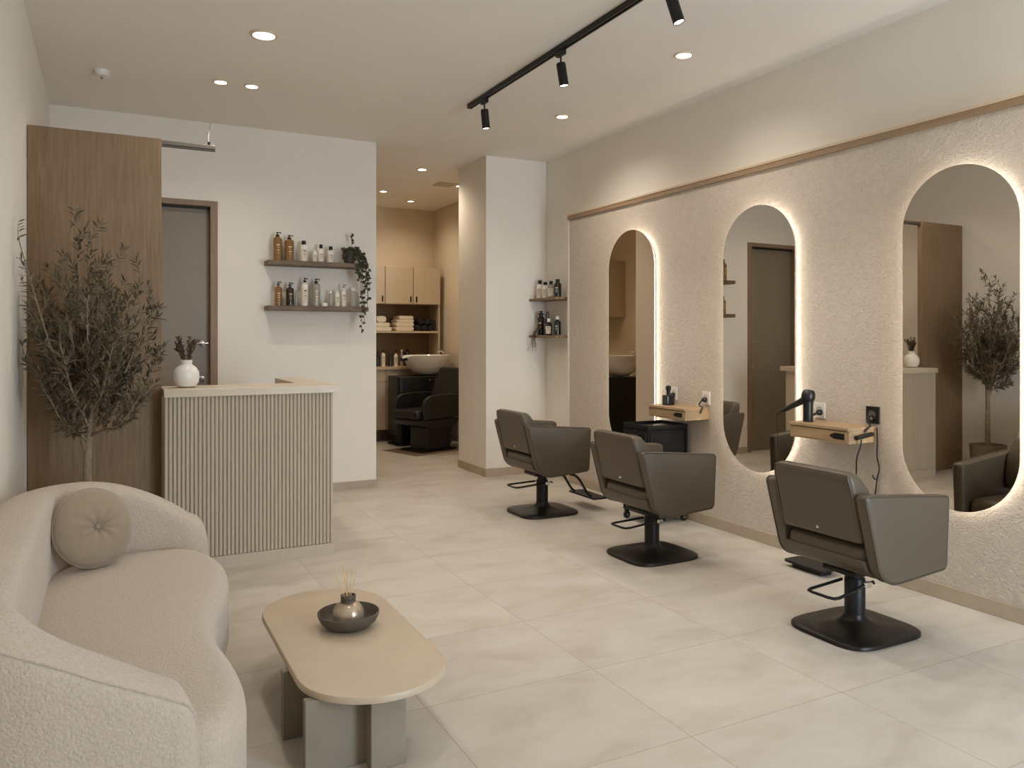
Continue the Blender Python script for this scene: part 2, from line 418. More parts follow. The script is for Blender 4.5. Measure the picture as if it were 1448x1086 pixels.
# tall oak partition panel with its rail
t = tag(empty('partition_panel', (-.06, 5.43, 0)), 'tall oak veneer sliding panel behind the olive tree', 'partition')
MB().box(-.366, .355, -.03, .02, .004, 2.705).build('panel', 'wood', t, smooth=False, bevel=.002, bseg=1)
b = MB(); b.box(.3555, .676, -.018, .018, 2.664, 2.700)
rl = b.build('rail', 'metalgrey', t, smooth=False, bevel=.003, bseg=2)
MB().box(.364, .672, -.0185, -.0182, 2.669, 2.676).build('rail_slot', 'black', rl, smooth=False)
MB().box(.63, .645, -.008, .008, 2.7005, 2.722).build('rail_bracket', 'black', t, smooth=False)
pts = catmull([(.637, 0, 2.7215), (.688, .5, 2.872), (.768, 1.2, 3.10), (.86, 1.94, 3.352)], 8)
MB().tube(pts, .0025, 6).build('stay_cable', 'cable', t)

# ------------------------------------------------------------------ ceiling fixtures
def spot(name, loc, energy, size, blend, color, rot=(0, 0, 0), radius=.05, parent=None):
    l = bpy.data.lights.new(name, 'SPOT'); l.energy = energy; l.spot_size = R(size); l.spot_blend = blend
    l.color = color; l.shadow_soft_size = radius
    o = bpy.data.objects.new(name, l); COL.objects.link(o); o.location = loc; o.rotation_euler = rot
    if parent: o.parent = parent
    return o
WARM = (1.0, 0.905, 0.805)
WARMER = (1.0, 0.85, 0.68)
def downlight(x, y, r, label, energy, color=WARM, size=150, group=None):
    t = tag(empty('downlight', (x, y, ZC)), label, 'ceiling light', group)
    b = MB(); b.lathe([(r*.80, -.001), (r*1.12, -.001), (r*1.12, -.006), (r*1.0, -.012), (r*.84, -.012), (r*.80, -.004)], 32)
    b2 = MB()
    n = 32
    prof = [(r*.82, -.0005), (r*1.12, -.0005), (r*1.12, -.005), (r*1.02, -.011), (r*.86, -.011), (r*.82, -.004)]
    b.bm.free()
    rs = [[Vector((q*math.cos(2*PI*i/n), q*math.sin(2*PI*i/n), h)) for i in range(n)] for q, h in prof]
    b2.rings(rs, loop=True); b2.build('ring', 'lampring', t)
    b3 = MB(); b3.lathe([(r*.82, -.0045), (r*.82, -.0065), (0.0005, -.0075)], n); b3.build('lens', 'lamp', t)
    spot('downlight_lamp', (0, 0, -.03), energy, size, .9, color, radius=r*.8, parent=t)
    return t
E0 = 36
downlight(.865, 5.09, .078, 'large round downlight nearest on the left, in front of the oak panel', E0*1.2)
downlight(.737, 6.165, .05, 'small round downlight, left one of the close pair over the reception desk', E0*.6)
downlight(.959, 6.161, .05, 'small round downlight, right one of the close pair over the reception desk', E0*.6)
downlight(3.435, 4.158, .06, 'round downlight nearest the mirror wall, below the hanging track end', E0)
downlight(3.459, 5.787, .055, 'round downlight between the track and the far mirror', E0*1.25)
downlight(3.14, 8.325, .055, 'round downlight just inside the wash room opening', E0*1.1, WARMER)
downlight(3.161, 9.796, .05, 'round downlight at left deep in the wash room', E0*1.0, WARMER)
downlight(3.90, 9.02, .05, 'round downlight beside the pillar edge in the wash room', E0*1.0, WARMER)
downlight(3.729, 10.327, .05, 'round downlight farthest back above the wash room cabinets', E0*.5, WARMER)
# two unseen downlights added outside the view to light the near room
downlight(.95, 2.7, .07, 'added unseen round downlight over the waiting corner', E0*.9)
downlight(3.435, 1.9, .06, 'added unseen round downlight over the front of the mirror wall', E0*.7)

t = tag(empty('smoke_detector', (-.045, 6.307, ZC)), 'small white smoke detector on the ceiling above the oak panel', 'detector')
MB().lathe([(.056, -.0005), (.056, -.008), (.05, -.022), (.048, -.038), (.03, -.044), (0.0005, -.044)], 28).build('body', 'outlet', t)
MB().lathe([(.006, -.0445), (.006, -.058), (0.0005, -.06)], 10).build('sensor', 'metalgrey', t)
t = tag(empty('ceiling_vent', (3.70, 9.02, ZC)), 'flat grey ceiling vent in the wash room', 'vent')
MB().box(-.12, .12, -.12, .12, -.008, -.0005).build('frame', 'vent', t, smooth=False)
b = MB()
for k in range(9): b.box(-.10, .10, -.10+k*.024, -.088+k*.024, -.013, -.008)
b.build('slats', 'vent', t, smooth=False)

# lighting track with spotlights
t = tag(empty('ceiling_track', (2.614, 3.4, ZC)), 'long black lighting track running across the ceiling', 'light track')
b = MB(); b.box(-.018, -.006, -1.6, 2.43, -.036, -.0005); b.box(.006, .018, -1.6, 2.43, -.036, -.0005); b.box(-.006, .006, -1.6, 2.43, -.018, -.0005)
b.build('rail', 'black', t, smooth=False)
MB().box(-.019, .019, 2.4305, 2.445, -.038, -.0005).build('end_cap', 'black', t, smooth=False)
def tracklight(y, label, tilt=(0, 0), energy=34, dz=0.0):
    t = tag(empty('track_spotlight', (2.614, y, ZC-.0365)), label, 'spotlight', 'black spotlights on the ceiling track')
    MB().box(-.016, .016, -.045, .045, -.034, 0).build('adapter', 'black', t, smooth=False, bevel=.004, bseg=2)
    MB().tube([(0, 0, -.034), (0, 0, -.085)], .006, 10).build('stem', 'black', t)
    mt = Matrix.Translation((0, 0, -.08)) @ Matrix.Rotation(R(tilt[0]), 4, 'X') @ Matrix.Rotation(R(tilt[1]), 4, 'Y')
    MB().lathe([(.0005, 0), (.026, 0), (.031, -.006), (.031, -.150), (.027, -.150), (.026, -.135), (.0005, -.134)], 28, mtx=mt).build('head', 'black', t)
    MB().lathe([(.0255, -.140), (.0255, -.1445), (.0005, -.1455)], 24, mtx=mt).build('lens', 'lamp', t)
    q = mt @ Vector((0, 0, -.17))
    s = spot('track_lamp', q, energy, 105, .6, WARM, radius=.025, parent=t)
    s.rotation_euler = (R(tilt[0]), R(tilt[1]), 0)
tracklight(5.558, 'black spotlight at the far end of the ceiling track', (0, -6))
tracklight(4.392, 'black spotlight in the middle of the ceiling track', (-3, -8))
tracklight(3.27, 'black tilted spotlight nearest on the ceiling track, cut by the top edge', (-12, -12))

# ------------------------------------------------------------------ mirrors
def pill(hw, z0, z1, n=28):
    pts = []
    for k in range(n + 1):
        a = PI * k / n; pts.append((hw * math.cos(a), z1 - hw + hw * math.sin(a)))
    for k in range(n + 1):
        a = PI + PI * k / n; pts.append((hw * math.cos(a), z0 + hw + hw * math.sin(a)))
    return pts
MIRROR_TURN = R(0.65)
def mirror(y, z0, z1, label, dy=0.33):
    t = tag(empty('wall_mirror', (4.065, y, 0), MIRROR_TURN), label, 'mirror', 'pill shaped backlit mirrors')
    P = pill(dy, z0, z1)
    MB().prism(P, .0, .006, 'x').build('glass', 'mirror', t, smooth=False)
    P2 = pill(dy-.035, z0+.035, z1-.035)
    MB().prism(P2, .0065, .046, 'x').build('backing', 'mirrorback', t, smooth=False)
    P3 = pill(dy-.0345, z0+.0345, z1-.0345); P4 = pill(dy-.031, z0+.031, z1-.031)
    b = MB()
    b.rings([[(.016, *p) for p in P3], [(.016, *p) for p in P4], [(.034, *p) for p in P4], [(.034, *p) for p in P3]], loop=True)
    b.build('led_strip', 'led', t, smooth=False)
    return t
mirror(5.638, .449, 2.397, 'far backlit pill mirror reflecting the wash room', .329)
mirror(4.129, .505, 2.387, 'middle backlit pill mirror between the two oak ledges', .338)
mirror(2.662, .517, 2.382, 'nearest backlit pill mirror at right, reflecting the olive tree', .324)

# ------------------------------------------------------------------ styling chairs
def make_chair():
    t = empty('styling_chair', (0, 0, 0))
    # base plate: bulged square with a cone up to the pole
    def sq(h, a, bb_, p=3.6, n=48):
        out = []
        for i in range(n):
            th = 2 * PI * i / n
            c_, s_ = math.cos(th), math.sin(th)
            out.append((a * math.copysign(abs(c_) ** (2/p), c_), bb_ * math.copysign(abs(s_) ** (2/p), s_), h))
        return out
    rs = [sq(.001, .254, .228, 4.4), sq(.004, .261, .235, 4.4), sq(.017, .261, .235, 4.4), sq(.023, .255, .229, 4.4)]
    for k, (s_, h) in enumerate(((.8, .029), (.62, .036), (.46, .045), (.34, .056), (.27, .070), (.235, .086))):
        p = lerp(4.2, 2.0, k / 5); rs.append(sq(h, lerp(.236*s_, .05, k/5*0.9), lerp(.206*s_, .05, k/5*0.9), p))
    MB().rings(rs).build('base', 'basemetal', t, ang=50)
    MB().lathe([(.049, .075), (.049, .255), (.046, .262), (.040, .262), (.040, .315), (.0005, .315)], 32).build('pole', 'black', t)
    # foot pedal: U shaped bar and chrome clip
    c = []
    for p in [(-.04, .045), (-.20, .022), (-.30, .008)]: c.append((p[0], p[1], .245))
    c += [(-.325, -.004, .245), (-.332, -.03, .245), (-.330, -.12, .245), (-.32, -.148, .245), (-.29, -.152, .245), (-.16, -.118, .245), (-.03, -.075, .245)]
    MB().tube(c, .0075, 8).build('pump_pedal', 'black', t)
    b = MB(); b.box(-.005, .035, -.072, -.048, .225, .252); cl = b.build('pedal_clip', 'chrome', t, smooth=False, bevel=.003, bseg=2)
    MB().tube([(.03, -.060, .245), (.055, -.062, .248), (.062, -.062, .236)], .006, 8).build('pedal_tip', 'black', cl)
    # under-seat mount
    MB().box(-.12, .12, -.10, .10, .295, .325).build('seat_mount', 'black', t, smooth=False, bevel=.01)
    # bucket shell (pan with a curled-up rear)
    prof = [(-.232, .428), (-.225, .405), (-.205, .372), (-.165, .342), (-.11, .326), (0, .322), (.16, .324), (.235, .33),
            (.235, .375), (.16, .372), (0, .368), (-.10, .372), (-.15, .384), (-.18, .405), (-.19, .428)]
    MB().prism(prof, -.236, .236, 'y').build('seat_shell', 'leather', t, bevel=.008, ang=50)
    # seat cushion with rolled rear edge
    MB().box(-.222, .245, -.234, .234, .386, .492).build('seat', 'leather', t, bevel=.046, bseg=6)
    # arms: thick upholstered side panels
    pr2 = fillet([(-.304, .744, .022), (-.186, .312, .13), (.27, .344, .032), (.288, .694, .028)], 9)
    for s in (-1, 1):
        y0, y1 = (-.306, -.238) if s < 0 else (.238, .300)
        n = len(pr2)
        cx, cz = -.0, .53
        def off(d_, yy):
            out = []
            for i in range(n):
                a = Vector(pr2[i-1]); c2 = Vector(pr2[(i+1) % n]); tt = (c2 - a).normalized(); nn = Vector((-tt.y, tt.x))
                q = Vector(pr2[i]); 
                if (q + nn * .01 - Vector((cx, cz))).length > (q - Vector((cx, cz))).length: nn = -nn
                q = q + nn * d_
                out.append((q.x, yy, q.y))
            return out
        rs = [off(.016, y0), off(.009, y0+.002), off(.0025, y0+.007), off(0, y0+.016), off(0, y1-.016), off(.0025, y1-.007), off(.009, y1-.002), off(.016, y1)]
        arm = MB().rings(rs).build('armrest', 'leather', t, ang=60)
        yy = y0 + .0055 if s < 0 else y1 - .0055
        MB().tube(off(.0005, yy), .0028, 6, closed=True).build('piping', 'leather', arm)
    # backrest: tilted, tapered upholstered slab, wings sloping to the arms
    def bk(z, hw, xr, xf, r=.03):
        P = rrect(xr, xf, -hw, hw, r, 5)
        return [(p[0], p[1], z) for p in P]
    rs = [bk(.502, .210, -.228, -.175, .015), bk(.507, .226, -.245, -.165, .02), bk(.522, .2355, -.250, -.13, .024), bk(.60, .2365, -.268, -.13, .026), bk(.70, .2365, -.292, -.15, .026),
          bk(.77, .236, -.309, -.20, .026), bk(.805, .231, -.317, -.228, .026), bk(.824, .220, -.316, -.242, .024), bk(.833, .20, -.308, -.262, .018)]
    bo = MB().rings(rs).build('backrest', 'leather', t, ang=60)
    ring = [Vector((xr + .004, yy, z)) for xr, yy, z in ((-.252, -.226, .525), (-.27, -.228, .60), (-.294, -.228, .70), (-.311, -.226, .77), (-.3185, -.218, .806), (-.318, -.20, .822), (-.318, 0, .825), (-.318, .20, .822), (-.3185, .218, .806), (-.311, .226, .77), (-.294, .228, .70), (-.27, .228, .60), (-.252, .226, .525))]
    MB().tube(catmull(ring, 3), .0028, 6).build('piping', 'leather', bo)
    MB().lathe([(.0005, -.009), (.008, -.007), (.010, -.001), (.0005, 0)], 14, (-.2505, .005, .54), 'x').build('stud', 'chrome', bo)
    return t
def add_footrest(t):
    f = MB()
    for y in (-.13, .13):
        f.tube(catmull([(.18, y, .305), (.28, y, .26), (.36, y, .13), (.40, y, .095)], 5), .011, 8)
    f.bm.free(); f = MB(); f.tube(catmull([(.40, -.13, .095), (.36, -.13, .13), (.27, -.13, .262), (.19, -.13, .300), (.17, -.10, .306), (.17, .10, .306), (.19, .13, .300), (.27, .13, .262), (.36, .13, .13), (.40, .13, .095)], 5), .011, 8)
    fo = f.build('footrest', 'black', t)
    MB().box(.38, .52, -.2, .2, .075, .092).build('foot_plate', 'black', fo, bevel=.006, bseg=2)
ch = make_chair()
ch.location = (3.30, 2.69, 0)
tag(ch, 'nearest taupe leather styling chair, facing the nearest mirror', 'chair', 'taupe styling chairs along the mirror wall')
c2 = copy_tree(ch); c2.location = (3.228, 4.235, 0)
c2['label'] = 'middle taupe leather styling chair, in front of the black trolley'
c1 = copy_tree(ch); c1.location = (3.212, 5.70, 0)
c1['label'] = 'farthest taupe leather styling chair with black footrest, nearest the white pillar'
add_footrest(c1)
for q in c1.children:
    n_ = q.name.split('.')[0]
    if n_ != 'base': q.location.z += .010 if n_ in ('pole', 'pump_pedal', 'pedal_clip') else .022
t = tag(empty('footrest', (3.90, 3.50, 0)), 'low black footrest on the floor under the middle mirror', 'footrest')
MB().prism(rrect(-.08, .08, -.16, .16, .03), .030, .045).build('plate', 'black', t, bevel=.005, bseg=2)
MB().prism(rrect(-.05, .05, -.12, .12, .02), .0005, .0295).build('stand', 'black', t)

# ------------------------------------------------------------------ reception desk
t = tag(empty('reception_desk', (.85, 5.7, 0)), 'fluted beige reception desk with pale stone top', 'desk')
ox, oy = .85, 5.7
b = MB(); b.box(.315-ox, 1.335-ox, 5.25-oy, 5.29-oy, .075, 1.084); b.box(1.30-ox, 1.335-ox, 5.29-oy, 6.35-oy, .0, 1.084); b.box(.315-ox, .35-ox, 5.29-oy, 5.39-oy, 0, 1.084)
b.build('body', 'deskpanel', t, smooth=False)
b = MB(); nsl = 43; pitch = 1.045 / nsl
for k in range(nsl):
    x0 = .302 + k * pitch - ox; w_ = pitch * .70
    pts = []
    for j in range(7):
        a = PI * j / 6; pts.append((x0 + w_/2 - w_/2 * math.cos(a), 5.2495 - oy - .006 - .007 * math.sin(a)))
    pts = [(x0, 5.2495-oy)] + pts + [(x0 + w_, 5.2495-oy)]
    b.prism(pts, .078, 1.083)
b.build('fluted_front', 'deskpanel', t, ang=30)
MB().box(.302-ox, 1.347-ox, 5.238-oy, 5.2495-oy, .0, .074).build('plinth', 'deskpanel', t, smooth=False)
top = [(.298, 5.215), (1.385, 5.215), (1.385, 6.39), (1.17, 6.39), (1.17, 5.62), (.298, 5.62)]
MB().prism([(p[0]-ox, p[1]-oy) for p in top], 1.085, 1.134).build('top', 'desktop', t, smooth=False, bevel=.002, bseg=1)
MB().box(1.165-ox, 1.30-ox, 5.63-oy, 6.33-oy, 1.03, 1.084).build('return_drawer', 'wooddark', t, smooth=False)
MB().box(.36-ox, 1.16-ox, 5.40-oy, 6.0-oy, .72, .75).build('work_surface', 'desktop', t, smooth=False)
MB().box(.36-ox, .39-ox, 5.42-oy, 5.98-oy, .0, .719).build('support', 'deskpanel', t, smooth=False)
MB().box(1.13-ox, 1.16-ox, 5.42-oy, 5.98-oy, .0, .719).build('support', 'deskpanel', t, smooth=False)

# vase with dried stems on the desk
vx, vy = .441, 5.42
t = tag(empty('vase', (vx, vy, 1.134)), 'round white ceramic vase on the left end of the reception desk', 'vase')
prof = [(.0005, .001), (.04, .001), (.058, .008), (.074, .035), (.080, .068), (.076, .1), (.062, .126), (.044, .140), (.036, .146), (.035, .165), (.039, .174), (.035, .175), (.031, .168), (.031, .145), (.0005, .14)]
MB().lathe(prof, 40).build('body', 'ceramic', t)
t2 = tag(empty('dried_flowers', (vx, vy, 1.134)), 'brown dried flower stems standing in the round white vase', 'dried flowers')
st = MB(); lf = MB()
rnd = random.Random(3)
def leaf_quad(mb, p, d, L_, w_, nrm, fold=.25):
    d = d.normalized(); s_ = d.cross(nrm)
    if s_.length < 1e-4: s_ = d.orthogonal()
    s_.normalize(); up = s_.cross(d)
    a = p; m1 = p + d * L_ * .35; m2 = p + d * L_ * .7; e_ = p + d * L_ - up * L_ * .06
    v = [mb.bm.verts.new(q) for q in (a, m1 + s_ * w_ * .5 + up * w_ * fold, m2 + s_ * w_ * .42 + up * w_ * fold, e_, m2 - s_ * w_ * .42 + up * w_ * fold, m1 - s_ * w_ * .5 + up * w_ * fold, m1, m2)]
    for f in ((0, 6, 1), (0, 5, 6), (6, 7, 2, 1), (6, 5, 4, 7), (7, 3, 2), (7, 4, 3)): mb.face([v[i] for i in f])
for k in range(16):
    a = rnd.uniform(0, 2*PI); sp = rnd.uniform(.02, .095)
    if k % 2 == 0: a = PI + rnd.uniform(-.5, .5)
    if k % 4 == 1: a = rnd.uniform(-.5, .5)
    h = rnd.uniform(.24, .335) * (1.02 - sp)
    p0 = Vector((.012*math.cos(a), .012*math.sin(a), .143)); p1 = Vector((.02*math.cos(a), .02*math.sin(a), .18)); p2 = Vector((sp*math.cos(a), sp*.7*math.sin(a), h))
    c = catmull([p0, p1, (p1+p2)/2 + Vector((0, 0, .012)), p2], 5)
    st.tube(c, .0016, 5)
    for i in range(5, len(c)):
        for q in range(3):
            dd = Vector((rnd.uniform(-1, 1), rnd.uniform(-1, 1), rnd.uniform(.2, 1.1)))
            leaf_quad(lf, c[i], dd, rnd.uniform(.014, .026), rnd.uniform(.006, .011), Vector((rnd.random(), rnd.random(), rnd.random())))
st.build('stems', 'dried', t2); lf.build('blooms', 'dried', t2, smooth=False, recalc=False)

# ------------------------------------------------------------------ sofa
t = tag(empty('sofa', (0, 3.3, 0)), 'cream boucle curved sofa along the left wall', 'sofa')
o3 = Vector((0, 3.3, 0))
path = [(.36, 4.27), (.22, 4.285), (.08, 4.285), (-.05, 4.27), (-.17, 4.215), (-.265, 4.11), (-.31, 3.95), (-.322, 3.75), (-.322, 3.4), (-.322, 3.0), (-.322, 2.70), (-.318, 2.50), (-.30, 2.36), (-.25, 2.265), (-.16, 2.22), (-.04, 2.21), (.06, 2.212), (.145, 2.222)]
hts = [.56, .655, .72, .755, .765, .765, .765, .765, .765, .765, .765, .765, .77, .765, .722, .655, .60, .55]
P3 = catmull([(p[0], p[1], h) for p, h in zip(path, hts)], 6)
def sec(p, tan, h, th, scale=1.0, drop=0.0, zb=.06, n=9):
    nrm = Vector((tan.y, -tan.x, 0)).normalized()   # toward outside or inside
    ht = th / 2 * scale
    pts = []
    z1 = h - drop
    r = min(ht, .07)
    # inner side up, rounded top, outer side down
    pts.append(p + nrm * ht * .96 + Vector((0, 0, zb)))
    for f in (.25, .5, .75): pts.append(p + nrm * ht + Vector((0, 0, lerp(zb, z1 - r, f))))
    for k in range(n + 1):
        a = PI * k / n
        cx = (ht - r) * math.cos(a) / max(1e-6, abs(math.cos(a))) if abs(math.cos(a)) > .01 else 0
        ca, sa = math.cos(a), math.sin(a)
        e_ = 2 / 3.4
        q = p + nrm * ((ht) * math.copysign(abs(ca) ** e_, ca)) + Vector((0, 0, z1 - r + r * abs(sa) ** e_))
        pts.append(q)
    for f in (.75, .5, .25): pts.append(p - nrm * ht + Vector((0, 0, lerp(zb, z1 - r, f))))
    pts.append(p - nrm * ht * .96 + Vector((0, 0, zb)))
    return [Vector((q.x, q.y, q.z)) - o3 for q in pts]
TH = .195
rs = []
pp = [Vector((v.x, v.y, 0)) for v in P3]; hh = [v.z for v in P3]
def tang(i): return (pp[min(i+1, len(pp)-1)] - pp[max(i-1, 0)]).normalized()
caps = [(.115, .15, .30), (.110, .42, .17), (.096, .64, .095), (.074, .81, .045), (.045, .93, .017), (.018, .985, .004)]
for dx, s_, dr in caps: rs.append(sec(pp[0] - tang(0) * dx * .8, tang(0), hh[0], TH, s_, dr))
for i in range(len(pp)): rs.append(sec(pp[i], tang(i), hh[i], TH))
for dx, s_, dr in caps[::-1]: rs.append(sec(pp[-1] + tang(len(pp)-1) * dx * .55, tang(len(pp)-1), hh[-1], TH, s_, dr))
bk_ = MB().rings(rs).build('back_and_arms', 'boucle', t, ang=180)
# piping seam on outer top edge (index of a point about 40 degrees down on the outer side)
seam = [r[6] for r in rs[1:-1]]
ctr = [sum((Vector(q) for q in r), Vector()) / len(r) for r in rs[1:-1]]
seam = [q + (q - c_).normalized() * .001 for q, c_ in zip(seam, ctr)]
MB().tube(seam, .0045, 6).build('piping', 'boucle', bk_)
outl = [(-.25, 2.36), (-.30, 2.9), (-.30, 3.6), (-.22, 4.02), (.0, 4.20), (.22, 4.21), (.37, 4.15), (.455, 3.98), (.478, 3.76), (.442, 3.46), (.368, 3.16), (.34, 2.93), (.362, 2.70), (.368, 2.50), (.34, 2.32), (.255, 2.20), (.12, 2.19), (-.08, 2.25)]
oc = catmull([(p[0], p[1], 0) for p in outl], 8, closed=True)
n_ = len(oc)
def oring(inset, z):
    out = []
    for i in range(n_):
        tt = (oc[(i+1) % n_] - oc[i-1]).normalized(); nn = Vector((-tt.y, tt.x, 0))
        q = oc[i] - (nn * -1) * 0 + nn * inset * INS
        out.append(Vector((q.x, q.y, z)) - o3)
    return out
area = sum(oc[i].x * oc[(i+1) % n_].y - oc[(i+1) % n_].x * oc[i].y for i in range(n_))
INS = 1 if area > 0 else -1
rr = []
for k in range(5):
    a = R(90 * k / 4); rr.append(oring(.05 * (1 - math.sin(a)), .135 + .04 * (1 - math.cos(a)) if False else .17 - .04 * math.cos(a)))
for k in range(8):
    a = R(90 * k / 7); rr.append(oring(.075 * (1 - math.cos(a)), .352 + .075 * math.sin(a)))
rr.append(oring(.11, .432)); rr.append(oring(.15, .4345))
MB().rings(rr).build('seat_cushion', 'boucle', t, ang=180)
MB().rings([oring(.06, .012), oring(.052, .06), oring(.05, .128)]).build('base', 'boucle', t, ang=60)
seam = [q + Vector((0, 0, .001)) for q in oring(.022, .405)]
# round cushion
ct = Vector((-.062, 3.945, .608)); nrm = Vector((.44, -.86, .26)).normalized()
t = tag(empty('round_cushion', ct), 'round taupe velvet cushion with centre button on the cream sofa', 'cushion')
t.rotation_euler = nrm.to_track_quat('Z', 'Y').to_euler()
seg = 72; rs = []
RC = .172
def cush(u, side):
    # profile thickness over radius fraction u
    return side * .062 * (max(0, 1 - u ** 2.6)) ** .55
for side, us in ((-1, [.02, .06, .12, .22, .35, .5, .65, .78, .88, .95, .985]), (1, [1.0, .985, .95, .88, .78, .65, .5, .35, .22, .12, .06, .02])):
    for u in us:
        ring = []
        for i in range(seg):
            a = 2*PI*i/seg
            z = cush(u, side)
            dim = .030 * math.exp(-(u / .16) ** 2)
            pl = .0045 * math.cos(9 * a + 1.3 * math.sin(2*a)) * math.exp(-((u - .28) / .22) ** 2)
            z = z - side * dim + side * pl if abs(z) > 1e-6 else z
            ring.append((RC * u * math.cos(a), RC * u * math.sin(a), z))
        rs.append(ring)
MB().rings(rs).build('body', 'velvet', t, ang=180)
ring = [(RC * 1.0 * math.cos(2*PI*i/60), RC * math.sin(2*PI*i/60), 0) for i in range(60)]
MB().tube(ring, .004, 6, closed=True).build('piping', 'velvet', t)
MB().lathe([(.0005, .0335), (.008, .036), (.011, .041), (.007, .046), (.0005, .047)], 16).build('button', 'velvet', t)

# ------------------------------------------------------------------ coffee table
t = tag(empty('coffee_table', (.842, 3.08, 0)), 'low beige coffee table with pill shaped top and slab legs', 'coffee table')
def stad(hw, hl, n=24):
    pts = []
    for k in range(n + 1):
        a = PI * k / n; pts.append((hw * math.cos(a), hl - hw*1.0 + hw * 1.0 * math.sin(a)))
    for k in range(n + 1):
        a = PI + PI * k / n; pts.append((hw * math.cos(a), -hl + hw + hw * math.sin(a)))
    return pts
def sring(d_, z): return [(p[0], p[1], z) for p in stad(.266 - d_, .60 - d_)]
MB().rings([sring(.006, .249), sring(.0, .252), sring(0, .268), sring(.003, .2735), sring(.008, .275)]).build('top', 'tabletop', t, ang=40)
x_, y_ = .845, 3.08
MB().box(.578-x_, .792-x_, 2.61-y_, 2.645-y_, .0005, .2485).build('leg', 'tableleg', t, smooth=False, bevel=.003, bseg=2)
MB().box(.782-x_, .905-x_, 2.545-y_, 2.609-y_, .0005, .2485).build('leg', 'tableleg', t, smooth=False, bevel=.003, bseg=2)
MB().box(.56-x_, .76-x_, 2.885-y_, 2.925-y_, .0005, .2485).build('leg', 'tableleg', t, smooth=False, bevel=.003, bseg=2)
MB().box(.80-x_, .84-x_, 2.66-y_, 3.45-y_, .0005, .2485).build('leg', 'tableleg', t, smooth=False, bevel=.003, bseg=2)
MB().box(.86-x_, 1.08-x_, 3.30-y_, 3.34-y_, .0005, .2485).build('leg', 'tableleg', t, smooth=False, bevel=.003, bseg=2)
# bowl with reed diffuser
bx_, by_ = .868, 3.145
t = tag(empty('bowl', (bx_, by_, .275)), 'shallow dark stoneware bowl on the coffee table', 'bowl')
MB().lathe([(.0005, .001), (.062, .001), (.085, .006), (.112, .028), (.123, .052), (.124, .062), (.120, .064), (.115, .058), (.106, .034), (.078, .014), (.0005, .011)], 48).build('body', 'bowl', t)
t = tag(empty('reed_diffuser', (bx_-.004, by_-.01, .2875)), 'mottled brown glass reed diffuser standing in the dark bowl', 'diffuser')
MB().lathe([(.0005, .001), (.044, .001), (.058, .012), (.064, .038), (.061, .062), (.046, .084), (.030, .092), (.0235, .094)], 36).build('bottle', 'mercury', t)
MB().lathe([(.0235, .0945), (.030, .095), (.030, .105), (.027, .107), (.031, .109), (.031, .120), (.024, .121), (.024, .099), (.0005, .097)], 28).build('neck', 'bowl', t)
for (tx, ty, tz, w_) in ((-.056, .0, .232, .8), (-.018, .012, .245, 1), (-.006, -.004, .228, .7), (.038, -.002, .226, 1), (.022, .012, .225, .7), (-.024, -.006, .238, .6)):
    p1 = Vector((tx, ty, tz)); p0 = Vector((-tx*.28, -ty*.5, .02)); q = lerp(p0, p1, .32)
    MB().tube([Vector((tx*.18, ty*.2, .0975)), p1], .0019, 6).build('reed', 'reed', t)

# ------------------------------------------------------------------ olive tree
tx, ty = -.105, 4.93
t = tag(empty('olive_tree', (tx, ty, 0)), 'potted olive tree standing behind the sofa in front of the oak panel', 'tree')
rnd = random.Random(11)
o2 = Vector((tx, ty, 0))
trunkp = [Vector(p) for p in ((0, 0, .30), (.004, 0, .5), (-.002, 0, .72), (.006, .0, .88), (.014, 0, 1.03), (.012, .0, 1.2))]
tr = MB(); tr.tube(catmull(trunkp, 5), .027, 12, .013); 
tr.tube(catmull([(.0, 0, .80), (-.03, -.01, .9), (-.075, -.02, 1.02), (-.12, -.03, 1.12)], 5), .012, 9, .008)
tr.tube(catmull([(.0, 0, .84), (.025, 0, .92), (.05, -.01, .98), (.1, -.02, 1.06)], 5), .010, 9, .006)
tr.build('trunk', 'bark', t)
ends = [(-.395, 4.60, 2.0, .95), (-.37, 4.86, 1.66, .95), (-.31, 4.98, 1.80, 1.1), (-.24, 4.80, 1.92, 1.1), (-.16, 4.94, 2.13, 1.15), (-.10, 4.80, 2.05, 1.15), (-.04, 5.02, 1.96, 1.15), (.05, 5.05, 1.80, 1.1),
        (.10, 4.78, 1.75, 1.1), (.17, 4.90, 1.88, .95), (.235, 4.93, 1.80, .93), (.25, 4.92, 1.42, .92), (-.37, 4.83, 1.42, .90), (.17, 4.70, 1.24, .90), (-.30, 5.14, 1.62, 1.0), (.02, 5.2, 1.75, 1.05),
        (-.10, 4.58, 1.72, 1.05), (-.22, 4.6, 1.5, .95), (.02, 4.62, 1.5, 1.0), (.12, 5.12, 1.45, .95), (-.28, 4.75, 1.22, .88), (.2, 5.05, 1.62, 1.0), (-.34, 5.0, 1.6, .95), (-.16, 5.16, 1.85, 1.1), (.0, 4.75, 1.9, 1.15), (-.2, 4.72, 1.75, 1.05)]
br = MB(); lv = MB()
def clampp(p):
    q = Vector(p)
    q.x = max(q.x, -.405 - tx); q.y = min(q.y, 5.375 - ty)
    return q
